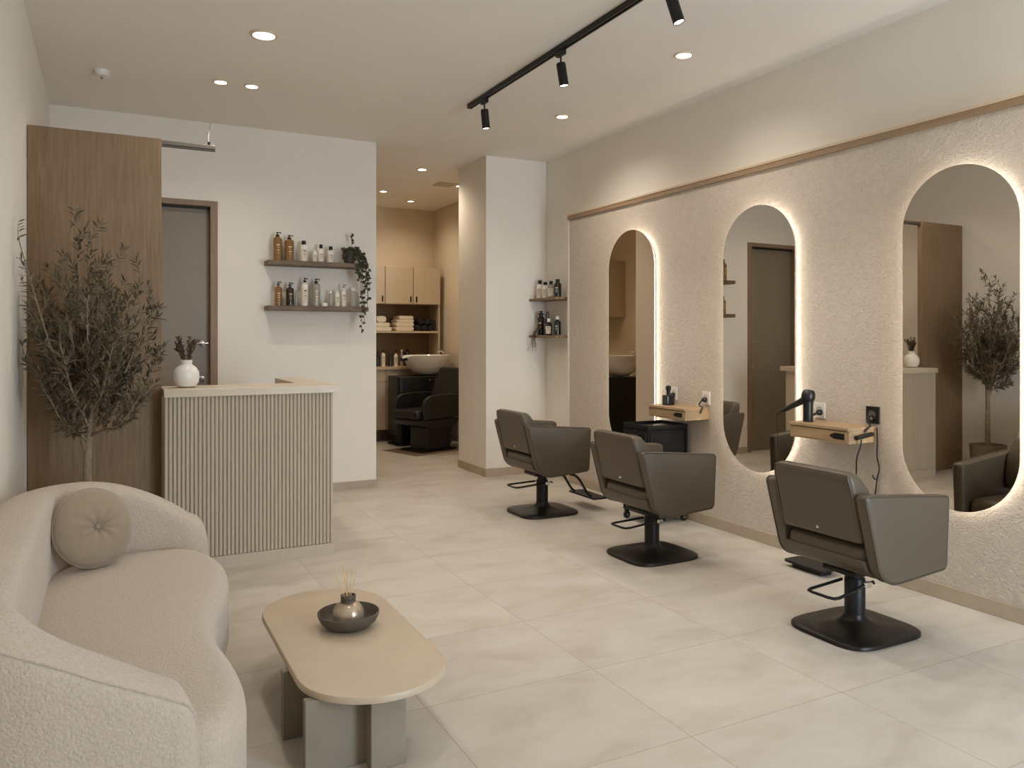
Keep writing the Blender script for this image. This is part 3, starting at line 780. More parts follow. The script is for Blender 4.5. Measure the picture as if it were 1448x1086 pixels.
def twig(p, d, L_, depth=0):
    n = max(5, int(L_ / .017)); c = []
    q = Vector(p); dd = d.normalized()
    for i in range(n + 1):
        c.append(clampp(q)); dd = (dd + Vector((rnd.uniform(-.1, .1), rnd.uniform(-.1, .1), .035 + rnd.uniform(-.07, .07)))).normalized(); q = q + dd * (L_ / n)
    br.tube([c[0], c[n//2], c[-1]], .0026, 4, .001)
    for i in range(1, n + 1):
        dr = (c[min(i+1, n)] - c[i-1]).normalized() if c[min(i+1, n)] != c[i-1] else dd
        side = dr.cross(Vector((rnd.uniform(-1, 1), rnd.uniform(-1, 1), rnd.uniform(-1, 1)))).normalized()
        for s_ in (-1, 1):
            if rnd.random() < .12: continue
            ld = (dr * rnd.uniform(.5, 1.0) + side * s_ * rnd.uniform(.6, 1.0) + Vector((0, 0, rnd.uniform(-.25, .15)))).normalized()
            L2 = rnd.uniform(.040, .064); tip = c[i] + ld * L2
            if tip.x < -.42 - tx or tip.y > 5.39 - ty: continue
            leaf_quad(lv, c[i], ld, L2, rnd.uniform(.0095, .0135), Vector((rnd.uniform(-1, 1), rnd.uniform(-1, 1), 1)), .15)
    ld = dd; leaf_quad(lv, c[-1] , ld, .045, .010, Vector((1, 0, 1)), .15) if c[-1].x > -.37 - tx and c[-1].y < 5.33 - ty else None
for ex, ey, ez, z0 in ends:
    e_ = Vector((ex - tx, ey - ty, ez - .08)); s_ = Vector((.006, 0, z0))
    m_ = lerp(s_, e_, .5); m_.x *= 1.12; m_.y *= 1.12; m_.z -= .05
    q1 = lerp(s_, e_, .22); q1.z -= .02
    c = [clampp(v) for v in catmull([s_, q1, m_, e_], 8)]
    br.tube(c, .0085, 6, .0025)
    N_ = len(c)
    ln = (e_ - s_).length
    k = int(N_ * .28)
    while k < N_:
        dr = (c[min(k+1, N_-1)] - c[max(k-1, 0)]).normalized()
        out = Vector((c[k].x, c[k].y, 0)); out = out.normalized() if out.length > .02 else Vector((rnd.uniform(-1, 1), rnd.uniform(-1, 1), 0)).normalized()
        a = rnd.uniform(0, 2*PI)
        sd = Vector((math.cos(a), math.sin(a), rnd.uniform(0, .5)))
        edge = k / N_
        twig(c[k], dr * 1.0 + sd * .9 + out * .15, rnd.uniform(.11, .20) * (1.0 if edge < .75 else .72))
        k += 1 if rnd.random() < .45 else 2
    twig(c[-4], (c[-1] - c[-4]).normalized(), .13)
br.build('branches', 'bark', t); lv.build('foliage', 'leaf', t, smooth=False, recalc=False)
MB().lathe([(.0005, .001), (.13, .001), (.15, .01), (.17, .30), (.172, .335), (.164, .337), (.155, .325), (.15, .30), (.0005, .30)], 40).build('pot', 'pot', t)
MB().lathe([(.149, .3005), (.1, .312), (.0005, .315)], 30).build('soil', 'soil', t)

# ------------------------------------------------------------------ bottles
def bottle(name, x, y, z, r, h, body_m, cap_m, label, group, style='cap', lab=None, neck=.30, shoulder=.72, tilt=0.0, cat='bottle', face=(0, -1), print_m='print'):
    t = tag(empty(name, (x, y, z)), label, cat, group)
    hb = h * shoulder
    rn = r * neck
    hcap0 = h * .86 if style == 'pump' else h * .80
    if style == 'cap': hcap0 = max(hb + r*.35, h * .78)
    prof = [(.0005, .0005), (r*.9, .0005), (r, .004), (r, hb), (r*.93, hb + r*.25), (r*.62, hb + r*.52), (rn + .002, hb + r*.62), (rn, hb + r*.66), (rn, max(hcap0 - .001, hb + r*.68)), (.0005, max(hcap0 - .0005, hb + r*.685))]
    bo = MB().lathe(prof, 24).build('body', body_m, t)
    zc = max(hcap0, hb + r*.69)
    if style == 'cap':
        rc = r * .56
        MB().lathe([(.0005, zc), (rc, zc), (rc, h-.003), (rc-.003, h), (.0005, h)], 20).build('cap', cap_m, t)
    elif style == 'wide':
        pass
    elif style == 'pump':
        b = MB(); b.lathe([(.0005, zc - .006), (rn*1.45, zc - .006), (rn*1.45, zc + .012), (rn*.5, zc + .014), (rn*.45, h-.012), (.0005, h-.012)], 18)
        b.lathe([(.0005, h-.0115), (rn*1.05, h-.0115), (rn*1.1, h-.002), (.0005, h)], 16)
        fx, fy = face; a = Vector((fy * -.6 + fx, fx * .6 + fy, 0)).normalized()
        b.tube([(0, 0, h-.007), (a.x*r*1.0, a.y*r*1.0, h-.008), (a.x*r*1.15, a.y*r*1.15, h-.018)], .0045, 8)
        b.build('pump', cap_m, t)
    if lab:
        # curved paper label on the room side with printed marks
        ang0 = math.atan2(face[1], face[0]); rs = []
        l0, l1 = hb * .14, hb * .86
        half = R(62); n = 12; rl_ = r + .0006
        ring = lambda z_, rr: [(rr*math.cos(ang0 - half + 2*half*i/n), rr*math.sin(ang0 - half + 2*half*i/n), z_) for i in range(n + 1)]
        if lab != 'printonly':
            MB().rings([ring(l0, rl_), ring(l1, rl_)], closed=False).build('label', lab, t)
        b = MB(); hp = R(20)
        rp_ = r + .0011
        for q in range(4):
            z_ = lerp(l1, l0, .18 + q * .17); wq = hp * (1.0, .7, .9, .5)[q]; hq = hb * (.03, .014, .02, .014)[q]
            rg = lambda zz: [(rp_*math.cos(ang0 - wq + 2*wq*i/6), rp_*math.sin(ang0 - wq + 2*wq*i/6), zz) for i in range(7)]
            b.rings([rg(z_ - hq), rg(z_ + hq)], closed=False)
        b.build('print', print_m, t, smooth=False)
    return t

# shelves on the back wall
for zt, nm in ((2.150, 'upper dark wood wall shelf carrying bottles and the trailing plant'), (1.742, 'lower dark wood wall shelf carrying the longer row of bottles')):
    o = MB().box(1.26, 2.18, 7.2, 7.398, zt-.042, zt).build('wall_shelf', 'wooddark', None, smooth=False, bevel=.003, bseg=2, origin=(1.72, 7.3, zt-.042))
    tag(o, nm, 'shelf', 'dark wood wall shelves on the back wall')
zt = 2.1505; G1 = 'bottles on the upper wall shelf'
bottle('pump_bottle', 1.361, 7.30, zt, .039, .262, 'amber', 'brownglass', 'amber pump bottle at the left end of the upper wall shelf', G1, 'pump', 'printonly', shoulder=.74, print_m='gold')
bottle('pump_bottle', 1.465, 7.30, zt, .042, .240, 'amber', 'brownglass', 'wider amber pump bottle, second from left on the upper wall shelf', G1, 'pump', 'printonly', shoulder=.73, print_m='gold')
bottle('shampoo_bottle', 1.596, 7.30, zt, .034, .195, 'whiteplastic', 'black', 'white bottle with black cap beside the amber pump bottles', G1, 'cap', 'label', neck=.45, shoulder=.70)
bottle('small_bottle', 1.700, 7.31, zt, .021, .115, 'whiteplastic', 'whiteplastic', 'small all-white bottle in the middle of the upper wall shelf', G1, 'cap', 'label', neck=.6, shoulder=.72)
bottle('shampoo_bottle', 1.752, 7.29, zt, .027, .168, 'whiteplastic', 'black', 'white bottle with tall black cap right beside the small all-white one', G1, 'cap', 'label', neck=.5, shoulder=.60)
bottle('shampoo_bottle', 1.845, 7.30, zt, .031, .156, 'whiteplastic', 'black', 'white bottle with black cap next to the trailing plant', G1, 'cap', 'label', neck=.45, shoulder=.62)
zt = 1.7425; G2 = 'bottles on the lower wall shelf'
bottle('pump_bottle', 1.367, 7.30, zt, .033, .222, 'amber', 'brownglass', 'amber bottle at the left end of the lower wall shelf', G2, 'pump', 'printonly', shoulder=.70, print_m='gold')
bottle('pump_bottle', 1.471, 7.30, zt, .036, .217, 'brownglass', 'brownglass', 'dark brown bottle on the lower wall shelf', G2, 'pump', 'printonly', shoulder=.68, print_m='gold')
bottle('slim_bottle', 1.533, 7.33, zt, .012, .152, 'clear', 'clear', 'slim clear tube beside the dark brown bottle', G2, 'cap', None, neck=.6, shoulder=.8)
bottle('pump_bottle', 1.605, 7.30, zt, .031, .262, 'whiteplastic', 'black', 'tall white pump bottle with dark pump on the lower wall shelf', G2, 'pump', 'label', shoulder=.74)
bottle('pump_bottle', 1.709, 7.30, zt, .037, .258, 'greyplastic', 'black', 'tall silver grey bottle with dark pump on the lower wall shelf', G2, 'pump', 'printonly', shoulder=.74, print_m='label')
t = tag(empty('jar', (1.785, 7.29, zt)), 'low white jar between silver grey bottle and clear glass', 'jar', None)
MB().lathe([(.0005, .0005), (.028, .0005), (.030, .003), (.030, .020), (.0005, .020)], 24).build('body', 'whiteplastic', t)
MB().lathe([(.0005, .0205), (.031, .0205), (.031, .032), (.029, .034), (.0005, .034)], 24).build('lid', 'whiteplastic', t)
bottle('clear_bottle', 1.848, 7.31, zt, .020, .148, 'clear', 'whiteplastic', 'clear bottle with small white cap on the lower wall shelf', G2, 'cap', None, neck=.5, shoulder=.74)
bottle('spray_bottle', 1.908, 7.30, zt, .025, .152, 'whiteplastic', 'whiteplastic', 'white bottle with white cap just left of slim white pump bottle', G2, 'cap', 'label', neck=.5, shoulder=.74)
bottle('pump_bottle', 1.968, 7.30, zt, .0235, .215, 'whiteplastic', 'greyplastic', 'slim white pump bottle near the trailing vine', G2, 'pump', 'label', shoulder=.66)
bottle('lotion_bottle', 2.060, 7.30, zt, .034, .183, 'clear', 'whiteplastic', 'pale translucent bottle partly behind the trailing vine', G2, 'cap', None, neck=.5, shoulder=.70)
bottle('lotion_bottle', 2.142, 7.33, zt, .028, .150, 'whiteplastic', 'whiteplastic', 'white bottle hidden behind the vine at the right shelf end', G2, 'cap', None, neck=.5, shoulder=.70)

# trailing plant
px, py, pz = 2.02, 7.295, 2.1505
t = tag(empty('trailing_plant', (px, py, pz)), 'potted trailing vine at the right end of the upper wall shelf', 'plant')
MB().lathe([(.0005, .001), (.036, .001), (.046, .01), (.058, .08), (.060, .105), (.054, .106), (.050, .09), (.0005, .088)], 28).build('pot', 'darkpot', t)
rnd = random.Random(5)
st = MB(); lf = MB()
def vine(pts, n_leaf, r0=.017):
    c = catmull(pts, 7); st.tube(c, .0018, 5)
    for k in range(n_leaf):
        p = c[min(len(c)-1, int(rnd.random() * len(c)))]
        dd = Vector((rnd.uniform(-1, 1), rnd.uniform(-1, .3), rnd.uniform(-.9, .3)))
        L_ = rnd.uniform(.022, .034)
        if (p + dd.normalized()*L_).y > 7.385 - py: dd.y = -abs(dd.y)
        leaf_quad(lf, p, dd, L_, L_ * .85, Vector((rnd.uniform(-.5, .5), -1, rnd.uniform(0, .6))), .12)
for k in range(46):
    a = rnd.uniform(0, 2*PI); rr_ = rnd.uniform(.05, .12); h = rnd.uniform(.03, .17)
    p = Vector((rr_*math.cos(a), min(.07, rr_*.8*math.sin(a)), h))
    vine([(0, 0, .09), Vector((p.x*.5, p.y*.5, .13)), p], 8)
vine([(0, 0, .09), (.02, 0, .17), (.022, 0, .25), (.02, 0, .28)], 14)
for (x_, zb, dx) in ((.055, -.16, .0), (.075, -.40, .01), (.09, -.50, .012), (.115, -.33, .015), (.13, -.42, .01), (.145, -.24, .01), (.10, -.63, -.012), (.085, -.30, -.01), (.12, -.55, .0), (.06, -.10, -.01)):
    vine([(.01, -.02, .09), (x_*.7, -.07, .10), (x_, -.112, .0), (x_ + dx, -.118, zb*.5), (x_ + dx*2 + rnd.uniform(-.012, .012), -.112, zb)], int(14 + abs(zb) * 44))
st.build('stems', 'vine', t); lf.build('foliage', 'vine', t, smooth=False, recalc=False)

# corner shelves beside the pillar
for zt, nm in ((1.868, 'upper short wood shelf in the corner beside the white pillar'), (1.480, 'lower short wood shelf in the corner beside the white pillar')):
    o = MB().box(4.008, XW-.002, 6.846, YB-.002, zt-.026, zt).build('corner_shelf', 'cornerwood', None, smooth=False, bevel=.002, bseg=2, origin=(4.11, 7.12, zt-.026))
    tag(o, nm, 'shelf', 'short wood shelves in the corner')
zt = 1.8685; G3 = 'bottles on the upper corner shelf'; F_ = (-.75, -.66)
bottle('shampoo_bottle', 4.09, 7.305, zt, .038, .197, 'whiteplastic', 'black', 'cream bottle with black cap, leftmost on the upper corner shelf', G3, 'cap', 'label', neck=.5, shoulder=.66, face=F_)
bottle('shampoo_bottle', 4.09, 7.19, zt, .037, .172, 'whiteplastic', 'black', 'cream bottle with black cap, second from left on the upper corner shelf', G3, 'cap', 'label', neck=.5, shoulder=.66, face=F_)
bottle('shampoo_bottle', 4.09, 7.068, zt, .034, .175, 'greyplastic', 'black', 'grey bottle with black cap on the upper corner shelf', G3, 'cap', 'label', neck=.5, shoulder=.66, face=F_)
bottle('pump_bottle', 4.09, 6.935, zt, .038, .185, 'blackglass', 'black', 'black bottle at the right end of the upper corner shelf', G3, 'cap', 'printonly', neck=.5, shoulder=.70, face=F_, print_m='label')
zt = 1.4805; G4 = 'bottles on the lower corner shelf'
bottle('spray_bottle', 4.10, 7.30, zt, .038, .258, 'blackglass', 'black', 'tall black bottle at the left end of the lower corner shelf', G4, 'pump', 'printonly', neck=.5, shoulder=.68, face=F_, print_m='gold')
bottle('pump_bottle', 4.11, 7.185, zt, .037, .25, 'brownglass', 'brownglass', 'tall brown bottle with pointed top on the lower corner shelf', G4, 'pump', 'printonly', neck=.4, shoulder=.60, face=F_, print_m='gold')
bottle('dropper_bottle', 4.075, 7.09, zt, .033, .175, 'blackglass', 'whiteplastic', 'black bottle with white label and white top on the lower corner shelf', G4, 'cap', 'label', neck=.35, shoulder=.62, face=F_)
bottle('pump_bottle', 4.09, 6.94, zt, .037, .195, 'blackglass', 'whiteplastic', 'rounded black bottle with white pump on the lower corner shelf', G4, 'pump', 'printonly', neck=.4, shoulder=.66, face=F_, print_m='label')
t = tag(empty('hanging_sprig', (4.03, 7.27, 1.4815)), 'dried grass sprig hanging off the lower corner shelf', 'dried plant')
rnd = random.Random(9); st = MB(); lf = MB()
for k in range(12):
    y_ = rnd.uniform(-.04, .05); zb = rnd.uniform(-.17, -.07)
    c = catmull([(.04, y_*.4, .12), (.01, y_*.6, .06), (-.03, y_*.8, .012), (-.038, y_, -.05), (-.036 + rnd.uniform(-.01, .004), y_*1.6 + rnd.uniform(-.02, .02), zb)], 5)
    st.tube(c, .0012, 4)
    for i in range(3, len(c)):
        leaf_quad(lf, c[i], Vector((-abs(rnd.uniform(.1, 1)), rnd.uniform(-1, 1), rnd.uniform(-1.2, .2))), rnd.uniform(.016, .03), .005, Vector((-1, 0, .4)))
st.build('stems', 'dried', t); lf.build('blades', 'dried', t, smooth=False, recalc=False)

# ------------------------------------------------------------------ styling ledges, outlets, tools
def ledge(y0, y1, z0, z1, label):
    t = tag(empty('styling_shelf', (XR, (y0+y1)/2, z0)), label, 'shelf', 'oak ledges on the mirror wall')
    h = (y1-y0)/2; H_ = z1-z0
    MB().box(-.248, -.001, -h, h, H_-.018, H_).build('top', 'oakshelf', t, smooth=False, bevel=.0015, bseg=1)
    MB().box(-.236, -.001, -h+.001, -h+.019, 0, H_-.0185).build('side_panel', 'oakshelf', t, smooth=False)
    MB().box(-.236, -.001, h-.019, h-.001, 0, H_-.0185).build('side_panel', 'oakshelf', t, smooth=False)
    MB().box(-.236, -.001, -h+.0195, h-.0195, 0, .012).build('bottom', 'oakshelf', t, smooth=False)
    MB().box(-.240, -.222, -h+.0195, h-.0195, .0125, H_-.0235).build('drawer_front', 'oakshelf', t, smooth=False)
    pts = [(-h+.03, .022), (-h+.03, H_-.036), (-h+.10, H_-.036), (-h+.125, H_-.046), (-h+.138, (H_-.01)/2), (-h+.125, .030), (-h+.10, .022)]
    MB().prism(pts, -.2425, -.2405, 'x').build('hand_hole', 'blackplastic', t, smooth=False)
    return t
ledge(3.206, 3.655, .822, .917, 'oak ledge with hair dryer between the two nearest mirrors')
ledge(4.686, 5.136, .822, .913, 'oak ledge above the black trolley')
def outlet(y, z, m, label, plug=True, w=.042, h=.05):
    t = tag(empty('wall_outlet', (XR, y, z)), label, 'outlet')
    MB().box(-.010, -.0005, -w, w, -h, h).build('plate', m, t, smooth=False, bevel=.003, bseg=2)
    MB().lathe([(.0005, -.0105), (.026, -.0105), (.028, -.0125), (.024, -.0125), (.022, -.0108), (.0005, -.0107)], 24, (0, 0, .0), 'x').build('socket', 'metalgrey' if m != 'outlet' else 'vent', t)
    return t
outlet(3.622, .979, 'outlet', 'white wall outlet behind the hair dryer')
outlet(3.226, .984, 'blackplastic', 'black wall outlet at the right end of the near oak ledge', w=.046, h=.052)
outlet(5.105, .996, 'outlet', 'white wall outlet behind the black pump jar on far ledge')
outlet(4.715, .985, 'outlet', 'white wall outlet with hanging black plug above far ledge end')
def plug(name, y, z, pts, label, r=.0045, tip=None):
    t = tag(empty(name, (XR, y, z)), label, 'plug')
    MB().lathe([(.0005, -.0128), (.019, -.0128), (.020, -.022), (.017, -.036), (.010, -.045), (.0005, -.046)], 18, (0, 0, 0), 'x').build('plug_body', 'blackplastic', t)
    MB().tube(catmull(pts, 6), r, 8).build('cord', 'blackcable', t)
    return t
plug('power_plug', 3.612, .968, [(-.04, 0, 0), (-.06, .0, -.008), (-.075, .03, -.022), (-.08, .05, -.036)], 'black plug in the white outlet behind the hair dryer', .008)
plug('power_plug', 5.10, .985, [(-.04, 0, 0), (-.05, 0, -.02), (-.05, .0, -.045), (-.05, .03, -.066)], 'black plug in the outlet behind the black pump jar', .007)
plug('power_plug', 4.715, .972, [(-.042, .006, 0), (-.055, .012, -.02), (-.062, .014, -.042), (-.075, -.036, -.053), (-.09, -.045, -.075), (-.10, -.042, -.10)], 'black plug with short cord hanging past the far ledge end', .0055)
t = plug('power_plug', 3.226, .965, [(-.042, .0, 0), (-.05, .006, -.018), (-.055, -.012, -.030), (-.065, -.028, -.042), (-.09, -.032, -.055), (-.115, -.032, -.075)], 'black plug in the black outlet at the near ledge end', .006)
t = tag(empty('extension_lead', (4.0, 3.19, .87)), 'black extension socket with cord hanging on the side of near oak ledge', 'cord')
MB().tube(catmull([(-.075, 0, -.012), (-.03, .0, -.006), (.02, 0, .0), (.065, 0, .004)], 5), .0135, 10).build('socket_strip', 'blackplastic', t)
MB().tube(catmull([(-.045, -.012, -.02), (-.055, -.013, -.06), (-.075, -.004, -.13), (-.07, .004, -.22), (-.078, .012, -.30), (-.07, .03, -.42)], 6), .0045, 8).build('cord', 'blackcable', t)
t = tag(empty('power_cable', (4.105, 3.19, .80)), 'thin black cord hanging down the stucco wall below the near ledge', 'cord')
MB().tube(catmull([(0, .0, .11), (-.003, -.006, .02), (-.004, -.004, -.06), (0, -.016, -.13), (-.004, -.004, -.20), (0, .008, -.27), (-.002, .022, -.36), (0, .02, -.5)], 6), .0042, 8).build('cord', 'blackcable', t)
MB().tube(catmull([(-.002, .0, -.20), (-.006, .018, -.195), (-.006, .024, -.175)], 5), .004, 8).build('cord_clip', 'blackcable', t)

# hair dryer standing nozzle-down in its holder
t = tag(empty('hair_dryer', (3.965, 3.585, .9175)), 'black hair dryer standing upright on the near oak ledge', 'hair dryer')
MB().lathe([(.0005, .0005), (.030, .0005), (.031, .01), (.029, .06), (.031, .11), (.0315, .128)], 28).build('barrel', 'blackplastic', t)
mt = Matrix.Translation((0, 0, .15)) @ Matrix.Rotation(R(12), 4, 'Y')
MB().lathe([(.0005, -.028), (.033, -.024), (.041, -.006), (.043, .012), (.040, .034), (.030, .050), (.0005, .056)], 28, mtx=mt).build('motor_housing', 'blackplastic', t)
# handle to the lower left
d_ = Vector((-.25, .90, -.50)).normalized()
hp = [Vector((0, 0, .15)) + d_ * s for s in (.025, .07, .12, .17, .205)]
ho = MB().tube(hp, .0235, 14, .0135).build('handle', 'blackplastic', t)
MB().tube(catmull([hp[-1], hp[-1] + d_*.02, hp[-1] + d_*.04 + Vector((0, 0, -.008))], 4), .007, 8).build('strain_relief', 'blackplastic', ho)
e_ = hp[-1] + d_*.035
MB().tube(catmull([e_, e_ + Vector((0, .004, -.05)), e_ + Vector((.012, .008, -.15)), e_ + Vector((.015, .012, -.24))], 6), .0028, 6).build('cord', 'blackcable', t)

# black pump jar on the far ledge
bt = tag(empty('tool_jar', (3.99, 5.02, .9135)), 'black square jar with clipper on the far oak ledge', 'jar')
MB().box(-.036, .036, -.036, .036, .0005, .082).build('body', 'blackglass', bt, smooth=False, bevel=.007, bseg=2)
MB().lathe([(.0005, .0825), (.018, .0825), (.016, .11), (.022, .125), (.022, .146), (.012, .156), (.0005, .157)], 18).build('clipper', 'blackplastic', bt)

# ------------------------------------------------------------------ trolley
t = tag(empty('salon_trolley', (3.885, 5.055, 0)), 'black drawer trolley on wheels beneath the far oak ledge', 'trolley')
w2, d2 = .195, .165
MB().box(-w2+.012, w2-.012, -d2+.012, d2-.012, .10, .735).build('body', 'blackplastic', t, smooth=False, bevel=.01, bseg=2)
fr = MB()
for sx in (-1, 1):
    for sy in (-1, 1): fr.box(sx*(w2-.009)-.009, sx*(w2-.009)+.009, sy*(d2-.009)-.009, sy*(d2-.009)+.009, .095, .735)
for z in (.075,): fr.box(-w2, w2, -d2, d2, z, z+.02)
fr.build('frame', 'black', t, smooth=False, bevel=.003, bseg=1)
b = MB(); b.box(-w2, w2, -d2, d2, .736, .748); b.box(-w2, -w2+.008, -d2, d2, .748, .772); b.box(w2-.008, w2, -d2, d2, .748, .772); b.box(-w2, w2, -d2, -d2+.008, .748, .772); b.box(-w2, w2, d2-.008, d2, .748, .772)
b.build('tray_top', 'blackplastic', t, smooth=False, bevel=.003, bseg=2)
for k in range(4):
    z0 = .13 + k * .15
    dr = MB().box(-w2-.003, -w2+.0115, -d2+.022, d2-.022, z0, z0+.135).build('drawer', 'blackplastic', t, smooth=False, bevel=.004, bseg=2)
    MB().box(-w2-.012, -w2-.0035, -.05, .05, z0+.10, z0+.116).build('pull', 'black', dr, smooth=False, bevel=.003, bseg=1)
for k in range(2):
    z0 = .16 + k * .29
    MB().box(-w2+.03, w2-.03, -d2+.004, -d2+.0115, z0, z0+.26).build('side_panel', 'black', t, smooth=False, bevel=.004, bseg=2)
for sx in (-1, 1):
    for sy in (-1, 1):
        cx_, cy_ = sx*(w2-.02), sy*(d2-.025)
        cs = MB().lathe([(.0005, -.010), (.026, -.010), (.030, -.006), (.030, .006), (.026, .010), (.0005, .010)], 20, (cx_, cy_, .0305), 'y').build('caster', 'blackplastic', t)
        MB().box(cx_-.012, cx_+.012, cy_-.016, cy_+.016, .05, .0745).build('caster_fork', 'black', cs, smooth=False)
        MB().lathe([(.0005, -.0125), (.011, -.0125), (.011, -.0105), (.0005, -.0105)], 14, (cx_, cy_, .0305), 'y').build('hub', 'chrome', cs)

# ------------------------------------------------------------------ wash room
CX0, CX1 = 2.95, 4.265
# upper cabinets
doors = [(3.045, 3.43), (3.435, 3.845), (3.85, 4.262)]
for i, (a, b_) in enumerate(doors):
    t = tag(empty('wall_cabinet', ((a+b_)/2, 10.78, 1.93)), ['beige wall cabinet cut off by the back wall edge in wash room', 'middle beige wall cabinet above the towels in wash room', 'right beige wall cabinet above the black towels in wash room'][i], 'cabinet', 'beige wall cabinets in the wash room')
    h = (b_-a)/2 - .0005
    MB().box(-h, h, -.21, .219, 0, .53).build('body', 'cabinet', t, smooth=False)
    dd = MB().box(-h+.003, h-.003, -.228, -.211, .004, .527).build('door', 'cabinet', t, smooth=False, bevel=.0015, bseg=1)
    hx = h-.035 if i < 2 else -h+.045
    MB().box(hx-.010, hx+.010, -.240, -.2285, .03, .11).build('handle', 'black', dd, smooth=False, bevel=.003, bseg=1)
# open niche with shelf
t = tag(empty('open_shelving', (3.6, 10.78, 1.05)), 'open beige niche with one shelf under the wall cabinets', 'shelving')
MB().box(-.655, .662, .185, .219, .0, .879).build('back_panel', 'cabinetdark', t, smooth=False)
MB().box(.635, .662, -.21, .184, .0, .879).build('side_panel', 'cabinet', t, smooth=False)
MB().box(-.655, .634, -.21, .184, .472, .50).build('shelf', 'cabinet', t, smooth=False)
# counter and base units
t = tag(MB().box(2.95, 4.30, 10.50, YBB-.001, 1.008, 1.049).build('counter', 'counter', None, smooth=False, bevel=.002, bseg=1, origin=(3.6, 10.75, 1.008)), 'pale laminate counter along the wash room back wall', 'counter')
for i, (a, b_) in enumerate(((2.96, 3.437), (3.44, 3.86), (3.863, 4.28))):
    t = tag(empty('base_cabinet', ((a+b_)/2, 10.76, 0)), ['beige base cabinet with drawer at the left of the wash room', 'beige base cabinet behind the black wash chair', 'beige base cabinet hidden beside the wash basin'][i], 'cabinet', 'beige base cabinets in the wash room')
    h = (b_-a)/2 - .0005
    MB().box(-h, h, -.21, .235, .17, 1.007).build('body', 'cabinet', t, smooth=False)
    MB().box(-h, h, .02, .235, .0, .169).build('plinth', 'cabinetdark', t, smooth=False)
    MB().box(-h+.002, h-.002, -.226, -.211, .845, 1.0).build('drawer', 'cabinet', t, smooth=False, bevel=.0015, bseg=1)
    dd = MB().box(-h+.002, h-.002, -.226, -.211, .175, .835).build('door', 'cabinet', t, smooth=False, bevel=.0015, bseg=1)
    MB().lathe([(.0005, -.2265), (.010, -.2265), (.010, -.24), (.0005, -.241)], 12, (-.02, 0, .56), 'y').build('knob', 'black', dd)
# towels
def towel(x0, x1, z, h, m, label, group, roll=False):
    b = MB()
    xc = (x0+x1)/2
    pts = rrect(-(x1-x0)/2, (x1-x0)/2, 0, h, h*.48, 6)
    n = 8; rs = []
    for k in range(n + 1):
        y = lerp(-.15, .15, k / n); s_ = 1 - .03 * abs(math.sin(k * 1.7)); q = .94 if k in (0, n) else 1
        rs.append([(p[0]*s_*q, y, h/2 + (p[1]-h/2)*q) for p in pts])
    b.rings(rs)
    o = b.build('towel', m, None, ang=60)
    o.location = (xc, 10.74, z)
    # fold lines
    return tag(o, label, 'towel', group)
zs = 1.551
TW = 'folded cream towels in the niche'
towel(3.30, 3.548, zs, .058, 'towel', 'cream folded towel at the bottom of the left stack', TW)
towel(3.30, 3.52, zs+.0585, .058, 'towel', 'cream folded towel in the middle of the left stack', TW)
towel(3.32, 3.465, zs+.117, .092, 'towel', 'thick rolled cream towel on top of the left stack', TW)
z = zs
for i, (x0, x1, h) in enumerate(((3.592, 3.876, .060), (3.594, 3.878, .060), (3.615, 3.878, .042), (3.645, 3.868, .052))):
    towel(x0, x1, z, h, 'towel', ['cream folded towel, lowest of the taller stack', 'cream folded towel, second from bottom of the taller stack', 'cream folded towel, third from bottom of the taller stack', 'cream folded towel on top of the taller stack'][i], TW); z += h + .0005
k = 0
for row, (zz, xs) in enumerate(((zs, (3.94, 4.035, 4.13)), (zs + .084, (3.985, 4.08, 4.165)))):
    for x in xs:
        b = MB(); b.lathe([(.0005, -.15), (.030, -.15), (.042, -.14), (.044, 0), (.042, .14), (.030, .15), (.0005, .15)], 18, (0, 0, .0445), 'y')
        o = b.build('rolled_towel', 'darktowel'); o.location = (x, 10.74, zz)
        tag(o, '%s black rolled towel of the %s row in the niche' % (('left', 'middle', 'right')[k % 3], ('lower', 'upper')[row]), 'towel', 'black rolled towels in the niche'); k += 1
# bottles on the counter
G5 = 'bottles on the wash room counter'; zc = 1.0495
bottle('shampoo_bottle', 3.36, 10.66, zc, .030, .22, 'blackglass', 'black', 'dark bottle half hidden at the left end of wash room counter', G5, 'pump', None, shoulder=.72)
bottle('shampoo_bottle', 3.435, 10.65, zc, .029, .235, 'whiteplastic', 'black', 'white bottle with black nozzle at left on wash room counter', G5, 'pump', 'label', shoulder=.72)
bottle('shampoo_bottle', 3.545, 10.66, zc, .034, .215, 'brownglass', 'brownglass', 'dark translucent bottle between two white bottles on wash room counter', G5, 'cap', None, neck=.4, shoulder=.72)
bottle('shampoo_bottle', 3.620, 10.65, zc, .028, .228, 'whiteplastic', 'black', 'white bottle with black nozzle in middle of wash room counter', G5, 'pump', 'label', shoulder=.68)
bottle('shampoo_bottle', 3.708, 10.66, zc, .023, .235, 'clear', 'whiteplastic', 'clear slim bottle beside the big black bottle on wash room counter', G5, 'pump', None, shoulder=.72)
bottle('shampoo_bottle', 3.790, 10.65, zc, .046, .245, 'blackglass', 'black', 'large black bottle nearest the white wash basin', G5, 'cap', None, neck=.35, shoulder=.74)

